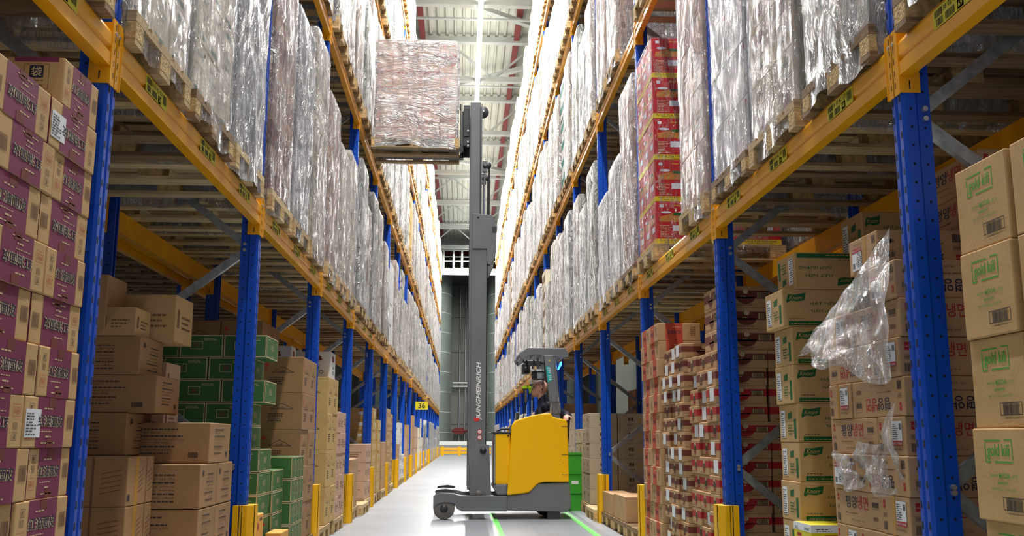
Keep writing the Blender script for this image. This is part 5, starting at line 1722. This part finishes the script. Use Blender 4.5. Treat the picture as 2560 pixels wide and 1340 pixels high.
# hand scanner in its bracket beside the guard
m = MB(); m.box(.80, .86, 12.95, 13.0, 1.655, 1.675, 'truck_dark', .004)
m.prism([(.80, 1.668), (.90, 1.672), (.93, 1.70), (.84, 1.712), (.79, 1.69)], 'y', 12.93, 13.02, 'lime'); m.prism([(.895, 1.60), (.91, 1.61), (.93, 1.69), (.88, 1.68)], 'y', 12.95, 13.0, 'lime')
m.bar((.90, 12.975, 1.66), (.80, 12.975, 1.25), .012, .012, 'black_rubber', up=(0, 1, 0))
tag(link('hand_scanner', m.mesh('hand_scanner')), 'lime green hand scanner on a thin stalk in front of the driver', 'scanner')

# the load on the forks
wrapped(-1, 13.05, 4.922, 0, 0, 0, 'redfoot', 1.41, (.22, .26, .235), 'film_load', True, 0, seed=5, dx=1.252, amp=.03,
        lab='film-wrapped pallet of pinkish cartons held up on the forks of the reach truck')

# ------------------------------------------------------------------ the driver
mat('skin', (226, 172, 150), 0.5, 0, 0.03, 20)
mat('jacket_navy', (34, 40, 58), 0.8, 0, 0.1, 14, 0.2, 40)
mat('trousers_dark', (38, 40, 48), 0.85, 0, 0.1, 14)
mat('stubble', (120, 104, 96), 0.7, 0, 0.06, 30)
mat('eye_dark', (30, 24, 22), 0.3, 0, 0)
def blob(caps, ells, voxel, name, mm):
    """one continuous skin over tapered limbs (p0, r0, p1, r1) and ellipsoids (centre, radii, rotation)"""
    bm = bmesh.new()
    for p0, r0, p1, r1 in caps:
        p0, p1 = Vector(p0), Vector(p1)
        d = p1 - p0; n = 7
        for i in range(n + 1):
            t = i / n
            r = r0 + (r1 - r0) * t
            bmesh.ops.create_uvsphere(bm, u_segments=14, v_segments=9, radius=r, matrix=Matrix.Translation(p0 + d * t))
        q = d.to_track_quat('Z', 'Y').to_matrix().to_4x4()
        bmesh.ops.create_cone(bm, cap_ends=True, segments=18, radius1=r0, radius2=r1, depth=d.length, matrix=Matrix.Translation((p0 + p1) / 2) @ q)
    for c, rad, rot in ells:
        bmesh.ops.create_uvsphere(bm, u_segments=24, v_segments=16, radius=1, matrix=Matrix.Translation(c) @ rot.to_4x4() @ Matrix.Diagonal((*rad, 1)))
    me = bpy.data.meshes.new('tmp'); bm.to_mesh(me); bm.free()
    o = bpy.data.objects.new('tmp', me); COL.objects.link(o)
    md = o.modifiers.new('r', 'REMESH'); md.mode = 'VOXEL'; md.voxel_size = voxel
    sm = o.modifiers.new('s', 'SMOOTH'); sm.factor = .5; sm.iterations = 3
    bpy.context.view_layer.update()
    out = bpy.data.meshes.new_from_object(o.evaluated_get(bpy.context.evaluated_depsgraph_get()))
    COL.objects.unlink(o); bpy.data.objects.remove(o)
    out.name = name
    out.materials.clear(); out.materials.append(MATS[mm])
    for p in out.polygons: p.use_smooth = True; p.material_index = 0
    return out
I3 = Matrix.Identity(3)
HT = Matrix.Rotation(R(14), 3, 'Y')        # head tipped back, looking up towards the load (faces -x)
hc = Vector((1.03, 12.97, 1.665))
def H(x, y, z): return tuple(hc + HT @ Vector((x, y, z)))
head_c = [(H(.03, 0, -.05), .052, (1.085, 12.97, 1.47), .060)]
head_e = [(H(.012, 0, .03), (.098, .078, .092), HT), (H(-.022, 0, -.035), (.068, .058, .078), HT), (H(-.055, 0, -.088), (.03, .03, .022), HT),
          (H(-.088, 0, -.012), (.022, .012, .026), HT), (H(-.100, 0, -.026), (.016, .013, .012), HT), (H(-.07, 0, .028), (.025, .05, .014), HT),
          (H(-.082, 0, -.058), (.014, .024, .006), HT), (H(-.080, 0, -.068), (.014, .020, .006), HT), (H(-.05, .04, -.02), (.03, .02, .022), HT), (H(-.05, -.04, -.02), (.03, .02, .022), HT)]
for s in (-1, 1):
    head_e.append((H(.025, s * .078, -.008), (.018, .008, .032), HT))
def hand(w, d, up, s):
    """palm and five bent fingers: w wrist, d direction of the hand, up the back of the hand"""
    w, d, up = Vector(w), Vector(d).normalized(), Vector(up).normalized()
    sd = d.cross(up) * s
    c, e = [], []
    pm = w + d * .045
    rot = Matrix((d, sd, up)).transposed()
    e.append((tuple(pm), (.052, .04, .016), rot))
    for k, (o, L) in enumerate(((-.028, .066), (-.010, .076), (.009, .072), (.027, .056))):
        a = w + d * .082 + sd * o
        b = a + (d * .85 - up * .45).normalized() * L * .5
        cc = b + (d * .45 - up * .9).normalized() * L * .5
        c += [(tuple(a), .0095, tuple(b), .0088), (tuple(b), .0088, tuple(cc), .0075)]
    a = w + d * .03 - sd * .035
    b = a + (d * .6 - sd * .6 - up * .2).normalized() * .04
    c += [(tuple(a), .012, tuple(b), .010), (tuple(b), .010, tuple(b + (d * .9 - up * .3).normalized() * .03), .0085)]
    return c, e
Lw, Rw = (1.36, 12.60, 1.295), (.82, 13.16, 1.27)
c1, e1 = hand(Lw, (-.25, -1, -.05), (0, 0, 1), 1)
c2, e2 = hand(Rw, (-1, -.2, -.1), (0, 0, 1), -1)
hip, chest = (1.12, 12.97, .98), (1.11, 12.97, 1.32)
sL, sR = (1.12, 12.79, 1.42), (1.11, 13.15, 1.42)
eL, eR = (1.39, 12.80, 1.30), (1.03, 13.22, 1.18)
legs = []
for s in (-.1, .1):
    legs += [((1.10, 12.97 + s, .95), .08, (.76, 12.97 + s * 1.3, .99), .06), ((.76, 12.97 + s * 1.3, .99), .056, (.74, 12.97 + s * 1.3, .60), .04), ((.76, 12.97 + s * 1.3, .565), .036, (.66, 12.97 + s * 1.3, .555), .03)]
arms = [(sL, .052, eL, .042), (eL, .040, Lw, .027), (sR, .052, eR, .042), (eR, .040, Rw, .027)]
body = blob(head_c + [(hip, .12, chest, .125), (chest, .12, (1.10, 12.97, 1.42), .075), (sL, .06, sR, .06)] + arms + legs + c1 + c2, head_e + e1 + e2, .0055, 'person', 'skin')
per = link('person', body)
tag(per, 'person in a dark jacket driving the reach truck, looking up at the raised load', 'person')
jk = blob([(hip, .142, chest, .15), (chest, .14, (1.10, 12.97, 1.44), .092), (sL, .075, sR, .075), (sL, .068, eL, .058), (eL, .056, (1.365, 12.64, 1.295), .042), (sR, .068, eR, .058), (eR, .056, (.87, 13.17, 1.26), .042),
           ((1.10, 12.97, 1.44), .08, (1.08, 12.97, 1.535), .07)], [], .008, 'jacket', 'jacket_navy')
link('jacket', jk, per)
tr = blob([((1.12, 12.97, .94), .125, (1.12, 12.97, 1.0), .13)] + [(a, r + .014, b, q + .014) for a, r, b, q in [x for x in legs if x[0][2] > .6]], [], .01, 'trousers', 'trousers_dark')
link('trousers', tr, per)
for s in (-.13, .13):
    m = MB(); m.box(.62, .80, 12.97 + s - .045, 12.97 + s + .045, .522, .60, 'black_rubber', .02); link('shoe', m.mesh('shoe'), per)
m = MB()
for s in (-1, 1):
    m.tube(H(-.083, s * .030, .006), H(-.089, s * .030, .006), .008, 'eye_dark', n=10)
link('eyes', m.mesh('eyes'), per)
m = MB()
for s in (-1, 1):
    m.bar(H(-.085, s * .018, .024), H(-.078, s * .045, .028), .008, .006, 'stubble')
link('eyebrows', m.mesh('eyebrows'), per)
# headset: band over the head, ear cushion, thin microphone arm
m = MB()
pts = [H(.02, .095 * cos(a), .035 + .105 * sin(a)) for a in [R(x) for x in range(0, 181, 15)]]
m.path(pts, .004, 'black_rubber', n=6)
m.tube(H(.022, .086, .0), H(.022, .102, .0), .026, 'black_rubber', n=16); m.tube(H(.03, -.083, .0), H(.03, -.092, .0), .010, 'black_rubber', n=12)
m.path([H(.02, -.1, -.005), H(-.03, -.1, .045), H(-.07, -.085, .035), H(-.10, -.06, -.04)], .003, 'black_rubber', n=6)
link('headset', m.mesh('headset'), per)
# green crates beyond the truck
for k in range(3):
    m = MB()
    m.box(0, .3, 0, .4, 0, .02, 'ink_green')
    for a, b, c, d in ((0, .3, 0, .015), (0, .3, .385, .4), (0, .015, .015, .385), (.285, .3, .015, .385)):
        m.box(a, b, c, d, .02, .27, 'ink_green')
    m.box(.1, .2, -.001, .0, .1, .15, 'paper_white') if k == 1 else None; m.box(-.012, .312, -.012, .0, .24, .27, 'ink_green'); m.box(-.012, .0, 0, .4, .24, .27, 'ink_green')
    o = link('green_crate', m.mesh('green_crate'), None, (1.46, 13.93, .0 + k * .2705))
    tag(o, 'green plastic crate behind the truck, %s of three in the stack' % ('bottom', 'middle', 'top')[k], 'crate', 'green crates')

# torn film hanging over the noodle cartons
def sheet(name, fn, nu, nv, mm):
    vs = [fn(u / nu, v / nv) for v in range(nv + 1) for u in range(nu + 1)]
    fs = [(v * (nu + 1) + u, v * (nu + 1) + u + 1, (v + 1) * (nu + 1) + u + 1, (v + 1) * (nu + 1) + u) for v in range(nv) for u in range(nu)]
    m = MB(); m.raw(vs, fs, mm, smooth=True)
    return m.mesh(name)
film_mat('film_sheet', (0.95, 0.96, 1.0), 0.16, 0.55, nscale=5, rough=.1, white=.4)
def torn(u, v):
    # u: from the upright back along the stack, v: downwards
    y = 3.74 + u * .95
    top = 1.86 - u * .36
    bot = 1.24 + .2 * u - .05 * abs(sin(u * 7))
    z = top + (bot - top) * v
    x = 1.733 - .03 * v - .07 * v * u - .03 * sin(u * 9 + v * 3) * v - .025 * noise.noise(Vector((u * 6, v * 5, 1)))
    return (x, y, z)
tag(link('torn_film', sheet('torn_film', torn, 50, 40, 'film_sheet')), 'torn clear film hanging loose in front of the noodle cartons', 'film')
def rag(u, v):
    y = 3.80 + u * .66
    z = 0.98 - .16 * v - .05 * abs(sin(u * 6)) + .17 * (1 - u) ** 3 * (1 - v)
    return (1.735 - .02 * sin(u * 14 + v * 4) - .02 * noise.noise(Vector((u * 9, v * 7, 5))), y, z)
tag(link('film_scrap', sheet('film_scrap', rag, 40, 14, 'film_sheet')), 'crumpled strip of film across the lower noodle cartons', 'film')
# yellow number sign on an upright far down the left rack
m = MB(); m.box(-.19, .19, -.004, 0, 0, .24, 'label_yellow'); f = Face(m, (-.19, -.0045, 0), (1, 0, 0), (0, 0, 1), .38, .24); f.text('36', .06, .04, .26, .16, 'ink_dark', .03)
tag(link('number_sign', m.mesh('number_sign'), None, (LX + .17, LY0 + PITCHY * 9 - .01, 1.85)), 'yellow number sign fixed to an upright far down the left rack', 'sign')
